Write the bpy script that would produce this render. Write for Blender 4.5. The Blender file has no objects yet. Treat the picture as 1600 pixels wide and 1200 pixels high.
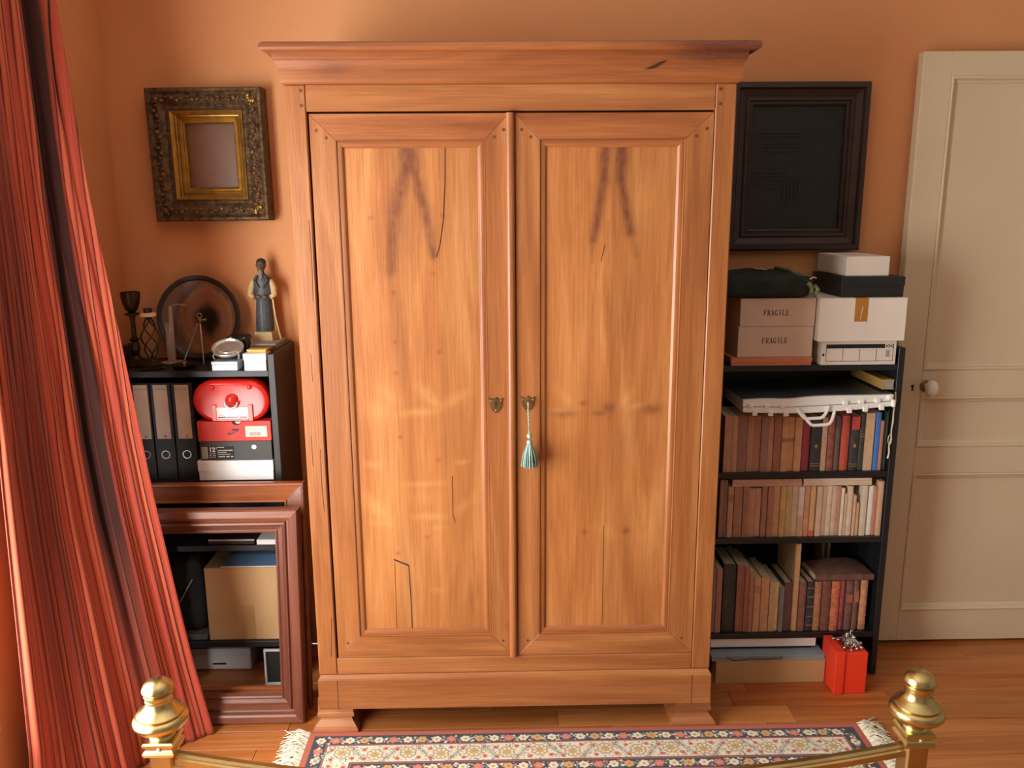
import bpy, bmesh, math, random
import numpy as np
from mathutils import Vector, Matrix
random.seed(7)
rng = np.random.default_rng(11)
SC = bpy.context.scene
COL = SC.collection

# ------------------------------------------------------------------ camera, world, light, exposure
cam_d = bpy.data.cameras.new('camera')
cam = bpy.data.objects.new('camera', cam_d)
COL.objects.link(cam)
SC.camera = cam
cam_d.sensor_fit = 'HORIZONTAL'
cam_d.sensor_width = 36.0
cam_d.lens = 36.0 * 1284.6 / 1600.0
cam_d.clip_start = 0.02
def _cam():
    yaw, pitch, roll = -0.0182, 0.2088, -0.0067
    f = Vector((-math.sin(yaw) * math.cos(pitch), math.cos(yaw) * math.cos(pitch), -math.sin(pitch)))
    r = Vector((math.cos(yaw), math.sin(yaw), 0))
    u = r.cross(f)
    c, s = math.cos(roll), math.sin(roll)
    r2 = c * r + s * u
    u2 = -s * r + c * u
    m = Matrix((r2, u2, -f)).transposed().to_4x4()
    m.translation = Vector((-0.0459, -2.90, 1.6247))
    cam.matrix_world = m
_cam()

world = bpy.data.worlds.new('world')
SC.world = world
world.use_nodes = True
world.node_tree.nodes['Background'].inputs[0].default_value = (0.75, 0.86, 1.0, 1)
world.node_tree.nodes['Background'].inputs[1].default_value = 1.0

WIN_Y0, WIN_Y1, WIN_Z0, WIN_Z1, WALL_X = -2.6, -0.98, 0.32, 1.96, -1.34
def area(name, loc, rot, sx, sy, power, col):
    d = bpy.data.lights.new(name, 'AREA')
    d.shape = 'RECTANGLE'; d.size = sx; d.size_y = sy; d.energy = power; d.color = col
    o = bpy.data.objects.new(name, d); COL.objects.link(o)
    o.location = loc; o.rotation_euler = rot
    return o
# daylight entering through the window in the left wall
area('window_daylight', (WALL_X - 0.16, (WIN_Y0 + WIN_Y1) / 2, (WIN_Z0 + WIN_Z1) / 2), (0, -math.pi / 2, 0),
     WIN_Z1 - WIN_Z0, WIN_Y1 - WIN_Y0, 158.0, (0.98, 1.0, 0.97))

SC.view_settings.view_transform = 'Standard'
SC.view_settings.look = 'None'
SC.view_settings.gamma = 1.0
SC.view_settings.use_curve_mapping = False
SC.view_settings.exposure = -0.10
SC.cycles.max_bounces = 8
SC.cycles.diffuse_bounces = 5
SC.cycles.caustics_reflective = False
SC.cycles.caustics_refractive = False

# ------------------------------------------------------------------ materials
def lin(c):
    out = []
    for v in c[:3]:
        v = v / 255.0
        out.append(v / 12.92 if v <= 0.04045 else ((v + 0.055) / 1.055) ** 2.4)
    return (out[0], out[1], out[2], 1.0)
MATS = {}
def newmat(name):
    m = bpy.data.materials.new(name); m.use_nodes = True
    nt = m.node_tree
    return m, nt, nt.nodes, nt.links, nt.nodes['Principled BSDF']
def mat(name, col, rough=0.6, metal=0.0, mottle=0.12, scale=18.0, bump=0.0, spec=0.5, bscale=None):
    key = (name, tuple(col))
    if key in MATS: return MATS[key]
    m, nt, N, L, P = newmat(name)
    P.inputs['Roughness'].default_value = rough
    P.inputs['Metallic'].default_value = metal
    P.inputs['Specular IOR Level'].default_value = spec
    c = lin(col)
    tc = N.new('ShaderNodeTexCoord')
    nz = N.new('ShaderNodeTexNoise'); nz.inputs['Scale'].default_value = scale; nz.inputs['Detail'].default_value = 5
    oi = N.new('ShaderNodeObjectInfo')
    ad = N.new('ShaderNodeVectorMath'); ad.operation = 'ADD'
    mu = N.new('ShaderNodeMath'); mu.operation = 'MULTIPLY'; mu.inputs[1].default_value = 37.0
    L.new(oi.outputs['Random'], mu.inputs[0])
    L.new(tc.outputs['Object'], ad.inputs[0]); L.new(mu.outputs[0], ad.inputs[1])
    L.new(ad.outputs[0], nz.inputs['Vector'])
    cr = N.new('ShaderNodeValToRGB')
    cr.color_ramp.elements[0].position = 0.25; cr.color_ramp.elements[1].position = 0.75
    cr.color_ramp.elements[0].color = tuple(x * (1 - mottle * 1.6) for x in c[:3]) + (1,)
    cr.color_ramp.elements[1].color = tuple(min(1, x * (1 + mottle)) for x in c[:3]) + (1,)
    L.new(nz.outputs['Fac'], cr.inputs[0]); L.new(cr.outputs[0], P.inputs['Base Color'])
    if bump:
        n2 = N.new('ShaderNodeTexNoise'); n2.inputs['Scale'].default_value = bscale or scale * 6; n2.inputs['Detail'].default_value = 3
        b = N.new('ShaderNodeBump'); b.inputs['Strength'].default_value = bump; b.inputs['Distance'].default_value = 0.01
        L.new(tc.outputs['Object'], n2.inputs['Vector'])
        L.new(n2.outputs['Fac'], b.inputs['Height']); L.new(b.outputs[0], P.inputs['Normal'])
    MATS[key] = m
    return m
def wood(name, dark, mid, light, axis='Z', rough=0.36, across=16.0, along=1.3, grain=0.15, figure=False, spec=0.5, knots=False):
    m, nt, N, L, P = newmat(name)
    P.inputs['Specular IOR Level'].default_value = spec
    tc = N.new('ShaderNodeTexCoord'); oi = N.new('ShaderNodeObjectInfo')
    mu = N.new('ShaderNodeMath'); mu.operation = 'MULTIPLY'; mu.inputs[1].default_value = 53.0
    L.new(oi.outputs['Random'], mu.inputs[0])
    ad = N.new('ShaderNodeVectorMath'); ad.operation = 'ADD'
    L.new(tc.outputs['Object'], ad.inputs[0]); L.new(mu.outputs[0], ad.inputs[1])
    def mapped(sa, sl):
        mp = N.new('ShaderNodeMapping')
        s = {'X': (sl, sa, sa), 'Y': (sa, sl, sa), 'Z': (sa, sa, sl)}[axis]
        mp.inputs['Scale'].default_value = s
        L.new(ad.outputs[0], mp.inputs['Vector'])
        return mp
    n1 = N.new('ShaderNodeTexNoise'); n1.inputs['Scale'].default_value = 1.0; n1.inputs['Detail'].default_value = 6
    n1.inputs['Roughness'].default_value = 0.55; n1.inputs['Distortion'].default_value = 0.9
    L.new(mapped(across, along).outputs[0], n1.inputs['Vector'])
    cr = N.new('ShaderNodeValToRGB')
    e = cr.color_ramp.elements
    e[0].position = 0.24; e[0].color = lin(dark)
    e[1].position = 0.8; e[1].color = lin(light)
    x = e.new(0.5); x.color = lin(mid)
    L.new(n1.outputs['Fac'], cr.inputs[0])
    n2 = N.new('ShaderNodeTexNoise'); n2.inputs['Scale'].default_value = 1.0; n2.inputs['Detail'].default_value = 4
    L.new(mapped(across * 16, along * 5).outputs[0], n2.inputs['Vector'])
    mr = N.new('ShaderNodeMapRange'); mr.inputs['From Min'].default_value = 0.3; mr.inputs['From Max'].default_value = 0.7
    mr.inputs['To Min'].default_value = 1.0 - grain; mr.inputs['To Max'].default_value = 1.0 + grain * 0.6
    L.new(n2.outputs['Fac'], mr.inputs['Value'])
    mx = N.new('ShaderNodeVectorMath'); mx.operation = 'SCALE'
    L.new(cr.outputs[0], mx.inputs[0]); L.new(mr.outputs[0], mx.inputs['Scale'])
    col = mx.outputs[0]
    if knots:
        vo = N.new('ShaderNodeTexVoronoi'); vo.inputs['Scale'].default_value = 1.0
        L.new(mapped(9.0, 4.6).outputs[0], vo.inputs['Vector'])
        k1 = N.new('ShaderNodeMapRange'); k1.inputs['From Min'].default_value = .03; k1.inputs['From Max'].default_value = .13; k1.inputs['To Min'].default_value = 1; k1.inputs['To Max'].default_value = 0
        L.new(vo.outputs['Distance'], k1.inputs['Value'])
        ks = N.new('ShaderNodeSeparateColor'); L.new(vo.outputs['Color'], ks.inputs[0])
        k2 = N.new('ShaderNodeMath'); k2.operation = 'GREATER_THAN'; k2.inputs[1].default_value = .72; L.new(ks.outputs['Red'], k2.inputs[0])
        k3 = N.new('ShaderNodeMath'); k3.operation = 'MULTIPLY'; L.new(k1.outputs[0], k3.inputs[0]); L.new(k2.outputs[0], k3.inputs[1])
        k4 = N.new('ShaderNodeMath'); k4.operation = 'MULTIPLY'; L.new(k3.outputs[0], k4.inputs[0]); k4.inputs[1].default_value = .6
        km = N.new('ShaderNodeMix'); km.data_type = 'RGBA'; L.new(k4.outputs[0], km.inputs['Factor']); L.new(col, km.inputs[6]); km.inputs[7].default_value = lin((96, 46, 26)); col = km.outputs[2]
    if figure:
        at = N.new('ShaderNodeAttribute'); at.attribute_name = 'figure'
        sp = N.new('ShaderNodeSeparateColor'); L.new(at.outputs['Color'], sp.inputs[0])
        n3 = N.new('ShaderNodeTexNoise'); n3.inputs['Scale'].default_value = 1.0; n3.inputs['Detail'].default_value = 5
        L.new(mapped(70, 38).outputs[0], n3.inputs['Vector'])
        m3 = N.new('ShaderNodeMapRange'); m3.inputs['From Min'].default_value = 0.36; m3.inputs['From Max'].default_value = 0.62
        m3.inputs['To Min'].default_value = 0.7
        L.new(n3.outputs['Fac'], m3.inputs['Value'])
        f1 = N.new('ShaderNodeMath'); f1.operation = 'MULTIPLY'
        L.new(sp.outputs['Red'], f1.inputs[0]); L.new(m3.outputs[0], f1.inputs[1])
        f2 = N.new('ShaderNodeMath'); f2.operation = 'MULTIPLY'; L.new(sp.outputs['Green'], f2.inputs[0]); L.new(m3.outputs[0], f2.inputs[1])
        f3 = N.new('ShaderNodeMath'); f3.operation = 'MULTIPLY'; L.new(f2.outputs[0], f3.inputs[0]); f3.inputs[1].default_value = .4
        for fac, c in ((f1.outputs[0], (88, 44, 32)), (f3.outputs[0], (232, 180, 112))):
            mi = N.new('ShaderNodeMix'); mi.data_type = 'RGBA'
            L.new(fac, mi.inputs['Factor']); L.new(col, mi.inputs[6]); mi.inputs[7].default_value = lin(c)
            col = mi.outputs[2]
    if figure:
        tm = N.new('ShaderNodeMapRange'); tm.inputs['To Min'].default_value = .78; tm.inputs['To Max'].default_value = 1.22
        L.new(sp.outputs['Blue'], tm.inputs['Value'])
        ts = N.new('ShaderNodeVectorMath'); ts.operation = 'SCALE'; L.new(col, ts.inputs[0]); L.new(tm.outputs[0], ts.inputs['Scale']); col = ts.outputs[0]
    L.new(col, P.inputs['Base Color'])
    rr = N.new('ShaderNodeMapRange'); rr.inputs['To Min'].default_value = rough - 0.07; rr.inputs['To Max'].default_value = rough + 0.12
    L.new(n1.outputs['Fac'], rr.inputs['Value']); L.new(rr.outputs[0], P.inputs['Roughness'])
    b = N.new('ShaderNodeBump'); b.inputs['Strength'].default_value = 0.12; b.inputs['Distance'].default_value = 0.004
    L.new(n2.outputs['Fac'], b.inputs['Height']); L.new(b.outputs[0], P.inputs['Normal'])
    return m

CH_D, CH_M, CH_L = (128, 72, 36), (151, 92, 48), (174, 116, 67)
M_CH_V = wood('cherry_vertical', CH_D, CH_M, CH_L, 'Z', knots=True)
M_CH_H = wood('cherry_horizontal', CH_D, CH_M, CH_L, 'X', knots=True)
M_CH_HD = wood('cherry_horizontal_dark', (122, 65, 33), (145, 83, 43), (168, 105, 58), 'X')
M_CH_P = wood('cherry_panel_figured', (142, 82, 42), (165, 104, 55), (188, 131, 78), 'Z', figure=True, across=11)
M_CH_MOULD = wood('cherry_moulding', (124, 68, 34), (148, 88, 46), (172, 112, 64), 'Z')
M_FOOT = wood('cherry_worn_foot', (120, 66, 38), (165, 100, 58), (200, 140, 90), 'X')
M_PEG = mat('dark_peg_wood', (92, 48, 26), 0.6)
M_GAP = mat('dark_cabinet_inside', (40, 22, 14), 0.9)
M_CRACK = mat('dark_split_in_wood', (52, 26, 14), 0.9)
M_BRASS_OLD = mat('aged_brass', (140, 105, 62), 0.42, 0.9, 0.25, 60)
M_BRASS = mat('polished_brass', (206, 188, 128), 0.27, 1.0, 0.10, 14)
M_BRASS_POST = mat('brass_square_tube', (184, 164, 112), 0.32, 1.0, 0.14, 14)
M_WALL = mat('terracotta_paint', (216, 152, 102), 0.75, 0, 0.05, 1.6, 0.05, 0.3, 120)
M_UNSEEN = mat('far_room_paint', (150, 146, 138), 0.8, 0, 0.04, 2)
M_CEIL = mat('ceiling_paint', (238, 236, 230), 0.9, 0, 0.03, 2)
M_DOOR = mat('door_cream_paint', (216, 198, 166), 0.45, 0, 0.03, 3, 0.03, 0.4, 60)
M_SHELF = wood('black_veneer', (24, 26, 28), (32, 34, 37), (42, 45, 48), 'X', 0.38, 20, 1.2, 0.2)
M_SHELF_V = wood('black_veneer_upright', (24, 26, 28), (32, 34, 37), (42, 45, 48), 'Z', 0.38, 20, 1.2, 0.2)
M_MAHOG = wood('mahogany_frame', (92, 50, 36), (124, 72, 52), (150, 94, 68), 'X', 0.34)
M_MAHOG_V = wood('mahogany_frame_upright', (84, 44, 32), (112, 62, 46), (136, 82, 60), 'Z', 0.34)
M_MAHOG2 = wood('orange_mahogany_frame', (120, 62, 34), (158, 88, 50), (180, 108, 66), 'X', 0.34)
M_DARKFR = wood('dark_brown_frame', (36, 24, 20), (52, 36, 30), (70, 48, 40), 'X', 0.45)
M_BLACKART = mat('black_relief_panel', (24, 26, 24), 0.6, 0, 0.25, 40, 0.15)
M_GOLD = mat('worn_gilt', (182, 146, 72), 0.36, 0.75, 0.22, 30)
M_ORN = mat('dark_ornate_gilt', (100, 76, 50), 0.5, 0.4, 0.55, 55, 0.5, 0.5, 140)
M_CARD = mat('cardboard', (196, 158, 112), 0.85, 0, 0.05, 8, 0.03)
M_CARDPINK = mat('buff_cardboard', (214, 190, 170), 0.8, 0, 0.04, 8)
M_WHITE = mat('white_card', (238, 238, 238), 0.6, 0, 0.02, 8)
M_OFFW = mat('off_white_card', (226, 216, 204), 0.65, 0, 0.03, 8)
M_CREAM = mat('cream_card', (228, 214, 184), 0.7, 0, 0.04, 8)
M_BLACK = mat('black_card', (30, 31, 30), 0.55, 0, 0.15, 12)
M_GREY = mat('grey_card', (160, 156, 148), 0.7, 0, 0.05, 12)
M_INK = mat('black_ink', (28, 26, 26), 0.7)
M_TAPE = mat('brown_packing_tape', (178, 122, 52), 0.25, 0, 0.06, 20)
M_TAPE2 = mat('tan_paper_tape', (176, 138, 92), 0.5, 0, 0.05, 20)
M_RED_TIN = mat('red_enamel_tin', (206, 38, 30), 0.22, 0, 0.04, 8)
M_RED_BOX = mat('red_shoebox_card', (206, 58, 44), 0.55, 0, 0.05, 8)
M_RED_GIFT = mat('bright_red_card', (240, 62, 34), 0.5, 0, 0.03, 8)
M_PLASTIC = mat('white_plastic', (246, 246, 242), 0.3, 0, 0.03, 8)
M_CHROME = mat('chrome', (210, 212, 214), 0.08, 1.0, 0.03, 8)
M_SILVER = mat('silver', (206, 202, 194), 0.3, 0.75, 0.12, 40)
M_PAGES = mat('book_pages', (216, 200, 168), 0.85, 0, 0.10, 90)
M_GILTLINE = mat('gilt_tooling', (196, 170, 110), 0.4, 0.6)
M_BRONZE = mat('dark_bronze', (74, 58, 42), 0.34, 0.85, 0.3, 30)
M_PALEMETAL = mat('pale_matt_metal', (176, 150, 132), 0.5, 0.2, 0.1, 30)
M_PORC = mat('white_porcelain', (236, 232, 222), 0.12, 0, 0.02, 8)

# ------------------------------------------------------------------ geometry helpers
class MB:
    """collects vertices and faces of one mesh"""
    def __init__(s): s.v = []; s.f = []
    def add(s, vs, fs):
        n = len(s.v); s.v += [tuple(v) for v in vs]; s.f += [tuple(i + n for i in f) for f in fs]; return s
    def box(s, x0, x1, y0, y1, z0, z1, bev=0.0):
        if x1 < x0: x0, x1 = x1, x0
        if y1 < y0: y0, y1 = y1, y0
        if z1 < z0: z0, z1 = z1, z0
        vs = [(x0, y0, z0), (x1, y0, z0), (x1, y1, z0), (x0, y1, z0), (x0, y0, z1), (x1, y0, z1), (x1, y1, z1), (x0, y1, z1)]
        fs = [(0, 3, 2, 1), (4, 5, 6, 7), (0, 1, 5, 4), (1, 2, 6, 5), (2, 3, 7, 6), (3, 0, 4, 7)]
        if bev <= 0: return s.add(vs, fs)
        bm = bmesh.new()
        bv = [bm.verts.new(v) for v in vs]
        for f in fs: bm.faces.new([bv[i] for i in f])
        bmesh.ops.bevel(bm, geom=bm.edges[:], offset=bev, segments=1, affect='EDGES', profile=0.5)
        bm.verts.index_update()
        s.add([v.co[:] for v in bm.verts], [[v.index for v in f.verts] for f in bm.faces]); bm.free()
        return s
    def lathe(s, prof, c=(0, 0, 0), n=24, axis='Z', sx=1.0, sy=1.0, cap=True):
        vs, fs = [], []
        for r, h in prof:
            for k in range(n):
                a = 2 * math.pi * k / n
                p = (r * math.cos(a) * sx, r * math.sin(a) * sy, h)
                if axis == 'Y': p = (p[0], h, p[1])
                if axis == 'X': p = (h, p[0], p[1])
                vs.append((p[0] + c[0], p[1] + c[1], p[2] + c[2]))
        m = len(prof)
        for i in range(m - 1):
            for k in range(n):
                k2 = (k + 1) % n
                fs.append((i * n + k, i * n + k2, (i + 1) * n + k2, (i + 1) * n + k))
        if cap:
            fs.append(tuple(range(n - 1, -1, -1))); fs.append(tuple((m - 1) * n + k for k in range(n)))
        return s.add(vs, fs)
    def loft_sq(s, levels, c=(0, 0)):
        """levels: (z, x0, x1, y0, y1)"""
        vs, fs = [], []
        for z, x0, x1, y0, y1 in levels: vs += [(x0 + c[0], y0 + c[1], z), (x1 + c[0], y0 + c[1], z), (x1 + c[0], y1 + c[1], z), (x0 + c[0], y1 + c[1], z)]
        m = len(levels)
        for i in range(m - 1):
            for k in range(4):
                k2 = (k + 1) % 4
                fs.append((i * 4 + k, i * 4 + k2, i * 4 + 4 + k2, i * 4 + 4 + k))
        fs.append((3, 2, 1, 0)); fs.append(tuple((m - 1) * 4 + k for k in range(4)))
        return s.add(vs, fs)
    def tube(s, path, r, n=8, closed=False):
        P = [Vector(p) for p in path]; m = len(P)
        rs = r if isinstance(r, (list, tuple)) else [r] * m
        vs, fs = [], []
        up = None
        for i in range(m):
            if closed: t = P[(i + 1) % m] - P[i - 1]
            else: t = P[min(i + 1, m - 1)] - P[max(i - 1, 0)]
            t = t.normalized()
            if up is None:
                a = Vector((0, 0, 1)) if abs(t.z) < 0.9 else Vector((1, 0, 0))
                up = (a - t * a.dot(t)).normalized()
            else:
                up = (up - t * up.dot(t)).normalized()
            sd = t.cross(up)
            for k in range(n):
                a = 2 * math.pi * k / n
                vs.append(P[i] + (up * math.cos(a) + sd * math.sin(a)) * rs[i])
        for i in range(m if closed else m - 1):
            j = (i + 1) % m
            for k in range(n):
                k2 = (k + 1) % n
                fs.append((i * n + k, i * n + k2, j * n + k2, j * n + k))
        if not closed:
            fs.append(tuple(range(n - 1, -1, -1))); fs.append(tuple((m - 1) * n + k for k in range(n)))
        return s.add(vs, fs)
    def prism(s, pts, y0, y1):
        """pts: outline in (x, z); extruded from y0 to y1"""
        n = len(pts)
        vs = [(x, y0, z) for x, z in pts] + [(x, y1, z) for x, z in pts]
        fs = [tuple(range(n)), tuple(range(2 * n - 1, n - 1, -1))]
        for k in range(n):
            k2 = (k + 1) % n
            fs.append((k, k2 + 0, k2 + n, k + n)[::-1])
        return s.add(vs, fs)
    def ell(s, c, r, n=12, m=8):
        prof = [(max(1e-4, math.sin(math.pi * i / m)) , -math.cos(math.pi * i / m)) for i in range(m + 1)]
        q = MB().lathe(prof, n=n)
        return s.add([(v[0] * r[0] + c[0], v[1] * r[1] + c[1], v[2] * r[2] + c[2]) for v in q.v], q.f)
    def xf(s, mtx):
        s.v = [tuple(mtx @ Vector(v)) for v in s.v]; return s
def rect_side(prof, x0, x1, z0, z1, side, y=0.0, closed=True):
    """one mitred side of a moulded rectangle; prof = (inset, outward height)"""
    mb = MB()
    pr = list(prof)
    vs = []
    for end in (0, 1):
        for d, h in pr:
            if side == 'bottom': p = (x0 + d if end == 0 else x1 - d, y - h, z0 + d)
            if side == 'top': p = (x1 - d if end == 0 else x0 + d, y - h, z1 - d)
            if side == 'right': p = (x1 - d, y - h, z0 + d if end == 0 else z1 - d)
            if side == 'left': p = (x0 + d, y - h, z1 - d if end == 0 else z0 + d)
            vs.append(p)
    n = len(pr)
    fs = []
    for i in range(n if closed else n - 1):
        j = (i + 1) % n
        fs.append((i, i + n, j + n, j))
    if closed:
        fs.append(tuple(range(n))); fs.append(tuple(range(2 * n - 1, n - 1, -1)))
    return mb.add(vs, fs)

def wloc(o):
    v = Vector((0, 0, 0))
    while o is not None: v += o.location; o = o.parent
    return v
def set_props(o, label=None, cat=None, group=None, kind=None):
    if label: o['label'] = label
    if cat: o['category'] = cat
    if group: o['group'] = group
    if kind: o['kind'] = kind
    return o
def mesh_of(mb, name, m, smooth=None):
    me = bpy.data.meshes.new(name)
    me.from_pydata(mb.v, [], mb.f)
    bm = bmesh.new(); bm.from_mesh(me)
    bmesh.ops.recalc_face_normals(bm, faces=bm.faces[:])
    bm.to_mesh(me); bm.free()
    for x in (m if isinstance(m, (list, tuple)) else [m]): me.materials.append(x)
    if smooth is not None:
        me.polygons.foreach_set('use_smooth', [True] * len(me.polygons))
        me.set_sharp_from_angle(angle=math.radians(smooth))
    me.update()
    return me
def obj(name, mb, m, parent=None, smooth=None, origin=None, label=None, kind=None):
    """link one mesh object; coordinates of mb are world coordinates (before any later turn of the parent)"""
    off = wloc(parent) if parent is not None else Vector(origin or (0, 0, 0))
    mb.v = [(v[0] - off[0], v[1] - off[1], v[2] - off[2]) for v in mb.v]
    o = bpy.data.objects.new(name, mesh_of(mb, name, m, smooth))
    COL.objects.link(o)
    if parent is not None: o.parent = parent
    else: o.location = off
    if label: o['label'] = label
    if kind: o['kind'] = kind
    return o
def thing(name, label, cat, loc, group=None):
    o = bpy.data.objects.new(name, None); COL.objects.link(o)
    o.empty_display_size = 0.05
    o.location = loc
    return set_props(o, label, cat, group)
def text_mb(s, size, x, y, z, align='CENTER', shear=0.0, depth=0.0006, bold=0.0, xs=1.0):
    """flat lettering in the plane y, facing the room"""
    cu = bpy.data.curves.new('lettering', 'FONT')
    cu.body = s; cu.size = size; cu.align_x = align; cu.align_y = 'CENTER'; cu.shear = shear; cu.extrude = depth; cu.offset = bold
    cu.resolution_u = 2
    o = bpy.data.objects.new('lettering', cu); COL.objects.link(o)
    me = bpy.data.meshes.new_from_object(o)
    mb = MB().add([(v.co.x * xs + x, y - v.co.z, v.co.y + z) for v in me.vertices], [tuple(p.vertices) for p in me.polygons])
    bpy.data.objects.remove(o); bpy.data.curves.remove(cu); bpy.data.meshes.remove(me)
    return mb
SERIF = {  # strokes in a 0..1 box: (x0, z0, x1, z1, width)
 'F': [(.22, 0, .22, 1, .16), (.14, 1, .86, 1, .08), (.22, .52, .68, .52, .08), (.06, 0, .40, 0, .07), (.06, 1, .3, 1, .07), (.84, 1, .84, .78, .07), (.66, .62, .66, .42, .06)],
 'R': [(.22, 0, .22, 1, .16), (.1, 1, .6, 1, .08), (.6, 1, .78, .86, .12), (.78, .88, .78, .64, .15), (.78, .66, .58, .5, .12), (.22, .5, .6, .5, .08), (.5, .5, .86, 0, .15), (.06, 0, .38, 0, .07), (.76, 0, .98, 0, .07)],
 'A': [(.5, 1, .14, 0, .08), (.5, 1, .84, 0, .17), (.27, .34, .72, .34, .08), (.0, 0, .28, 0, .07), (.66, 0, 1, 0, .07)],
 'G': [(.82, .78, .66, .96, .1), (.66, .98, .38, .98, .08), (.38, .97, .16, .74, .13), (.15, .76, .15, .26, .17), (.15, .28, .38, .03, .13), (.38, .02, .66, .02, .08), (.66, .03, .82, .2, .1), (.82, .06, .82, .42, .15), (.62, .43, .98, .43, .07), (.83, .98, .83, .74, .06)],
 'I': [(.5, 0, .5, 1, .18), (.3, 0, .7, 0, .07), (.3, 1, .7, 1, .07)],
 'L': [(.22, 0, .22, 1, .16), (.06, 1, .4, 1, .07), (.06, 0, .86, 0, .08), (.85, 0, .85, .26, .07)],
 'E': [(.22, 0, .22, 1, .16), (.06, 1, .82, 1, .08), (.06, 0, .86, 0, .08), (.22, .52, .64, .52, .08), (.81, 1, .81, .78, .06), (.85, 0, .85, .24, .06), (.63, .64, .63, .4, .06)],
}
def serif_mb(word, x0, x1, z0, z1, y):
    mb = MB(); n = len(word); w = (x1 - x0) / n; h = z1 - z0
    for i, ch in enumerate(word):
        ww = w * (0.5 if ch == 'I' else 0.86)
        ox = x0 + i * w + (w - ww) / 2
        for a, b, c, d, t in SERIF[ch]:
            p, q = Vector((ox + a * ww, z0 + b * h)), Vector((ox + c * ww, z0 + d * h))
            dr = (q - p).normalized(); nn = Vector((-dr.y, dr.x)) * t * 0.5 * w
            e = dr * 0.03 * w
            mb.prism([tuple(p - e + nn), tuple(p - e - nn), tuple(q + e - nn), tuple(q + e + nn)], y, y + 0.0008)
    return mb
def disc_prism(cx, cz, r, y0, y1, n=20):
    return MB().prism([(cx + r * math.cos(2 * math.pi * k / n), cz + r * math.sin(2 * math.pi * k / n)) for k in range(n)], y0, y1)

# ------------------------------------------------------------------ room shell
def struct(name, mb, m, parent=None, smooth=None):
    return obj(name, mb, m, parent, smooth, kind=None if parent else 'structure')
XR, YF, ZC = 3.0, -4.3, 2.75
struct('wall_back', MB().box(WALL_X - 0.3, XR, 0.0, 0.15, 0, ZC), M_WALL)
wl = MB()
wl.box(WALL_X - 0.3, WALL_X, WIN_Y1, 0.0, 0, ZC)
wl.box(WALL_X - 0.3, WALL_X, YF, WIN_Y0, 0, ZC)
wl.box(WALL_X - 0.3, WALL_X, WIN_Y0, WIN_Y1, 0, WIN_Z0)
wl.box(WALL_X - 0.3, WALL_X, WIN_Y0, WIN_Y1, WIN_Z1, ZC)
struct('wall_left', wl, M_WALL)
struct('wall_right', MB().box(XR, XR + 0.1, YF, 0.15, 0, ZC), M_UNSEEN)
struct('wall_front', MB().box(WALL_X - 0.3, XR + 0.1, YF - 0.1, YF, 0, ZC), M_UNSEEN)
struct('ceiling', MB().box(WALL_X - 0.3, XR + 0.1, YF - 0.1, 0.15, ZC, ZC + 0.1), M_CEIL)
# window frame standing in the opening
M_WINP = mat('window_white_paint', (236, 234, 228), 0.4, 0, 0.02)
w1 = set_props(bpy.data.objects.new('window_1', None), kind='structure'); COL.objects.link(w1)
w1.location = (WALL_X - 0.1, (WIN_Y0 + WIN_Y1) / 2, WIN_Z0)
wx0, wx1 = WALL_X - 0.13, WALL_X - 0.07
wf = MB().box(wx0, wx1, WIN_Y0, WIN_Y0 + 0.05, WIN_Z0, WIN_Z1).box(wx0, wx1, WIN_Y1 - 0.05, WIN_Y1, WIN_Z0, WIN_Z1)
wf.box(wx0, wx1, WIN_Y0 + 0.05, WIN_Y1 - 0.05, WIN_Z0, WIN_Z0 + 0.05).box(wx0, wx1, WIN_Y0 + 0.05, WIN_Y1 - 0.05, WIN_Z1 - 0.05, WIN_Z1)
obj('window_frame', wf, M_WINP, w1)
ym = (WIN_Y0 + WIN_Y1) / 2
obj('window_mullion', MB().box(wx0, wx1, ym - 0.035, ym + 0.035, WIN_Z0 + 0.05, WIN_Z1 - 0.05), M_WINP, w1)
obj('window_sill', MB().box(WALL_X - 0.06, WALL_X + 0.03, WIN_Y0 - 0.03, WIN_Y1 - 0.25, WIN_Z0 - 0.03, WIN_Z0 + 0.002, 0.004), M_WINP, w1)

# floor of oak strips running along the back wall
M_PLANK = []
for k in range(4):
    t = [(0, 0, 0), (-12, -10, -8), (10, 8, 6), (-4, -10, -10)][k]
    M_PLANK.append(wood('oak_strip', *[tuple(c + d for c, d in zip(cc, t)) for cc in ((156, 88, 44), (182, 112, 58), (204, 134, 78))], axis='X', rough=0.3, across=22, along=1.2, grain=0.18))
floor = struct('floor', MB().box(WALL_X - 0.3, XR, YF, 0.0, -0.06, -0.016), M_GAP)
PW = 0.09
y = -0.005; row = 0
while y > -1.62:
    x = WALL_X + 0.005 - rng.uniform(0, 0.4); first = True
    while x < 2.55:
        ln = rng.uniform(0.42, 0.95)
        a, b = max(x, WALL_X + 0.002), min(x + ln, 2.6)
        if b - a > 0.05:
            g = 0.0007
            obj('plank', MB().box(a + g, b - g, y - PW + g, y - g, -0.0155, rng.uniform(-0.0004, 0), 0.0006), M_PLANK[int(rng.integers(4))], floor)
        x += ln
    y -= PW; row += 1
rest = MB().box(WALL_X + 0.002, XR, YF + 0.002, y, -0.0155, 0).box(2.6, XR, y, -0.005, -0.0155, 0)
obj('flooring', rest, M_PLANK[0], floor, kind='stuff')

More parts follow.
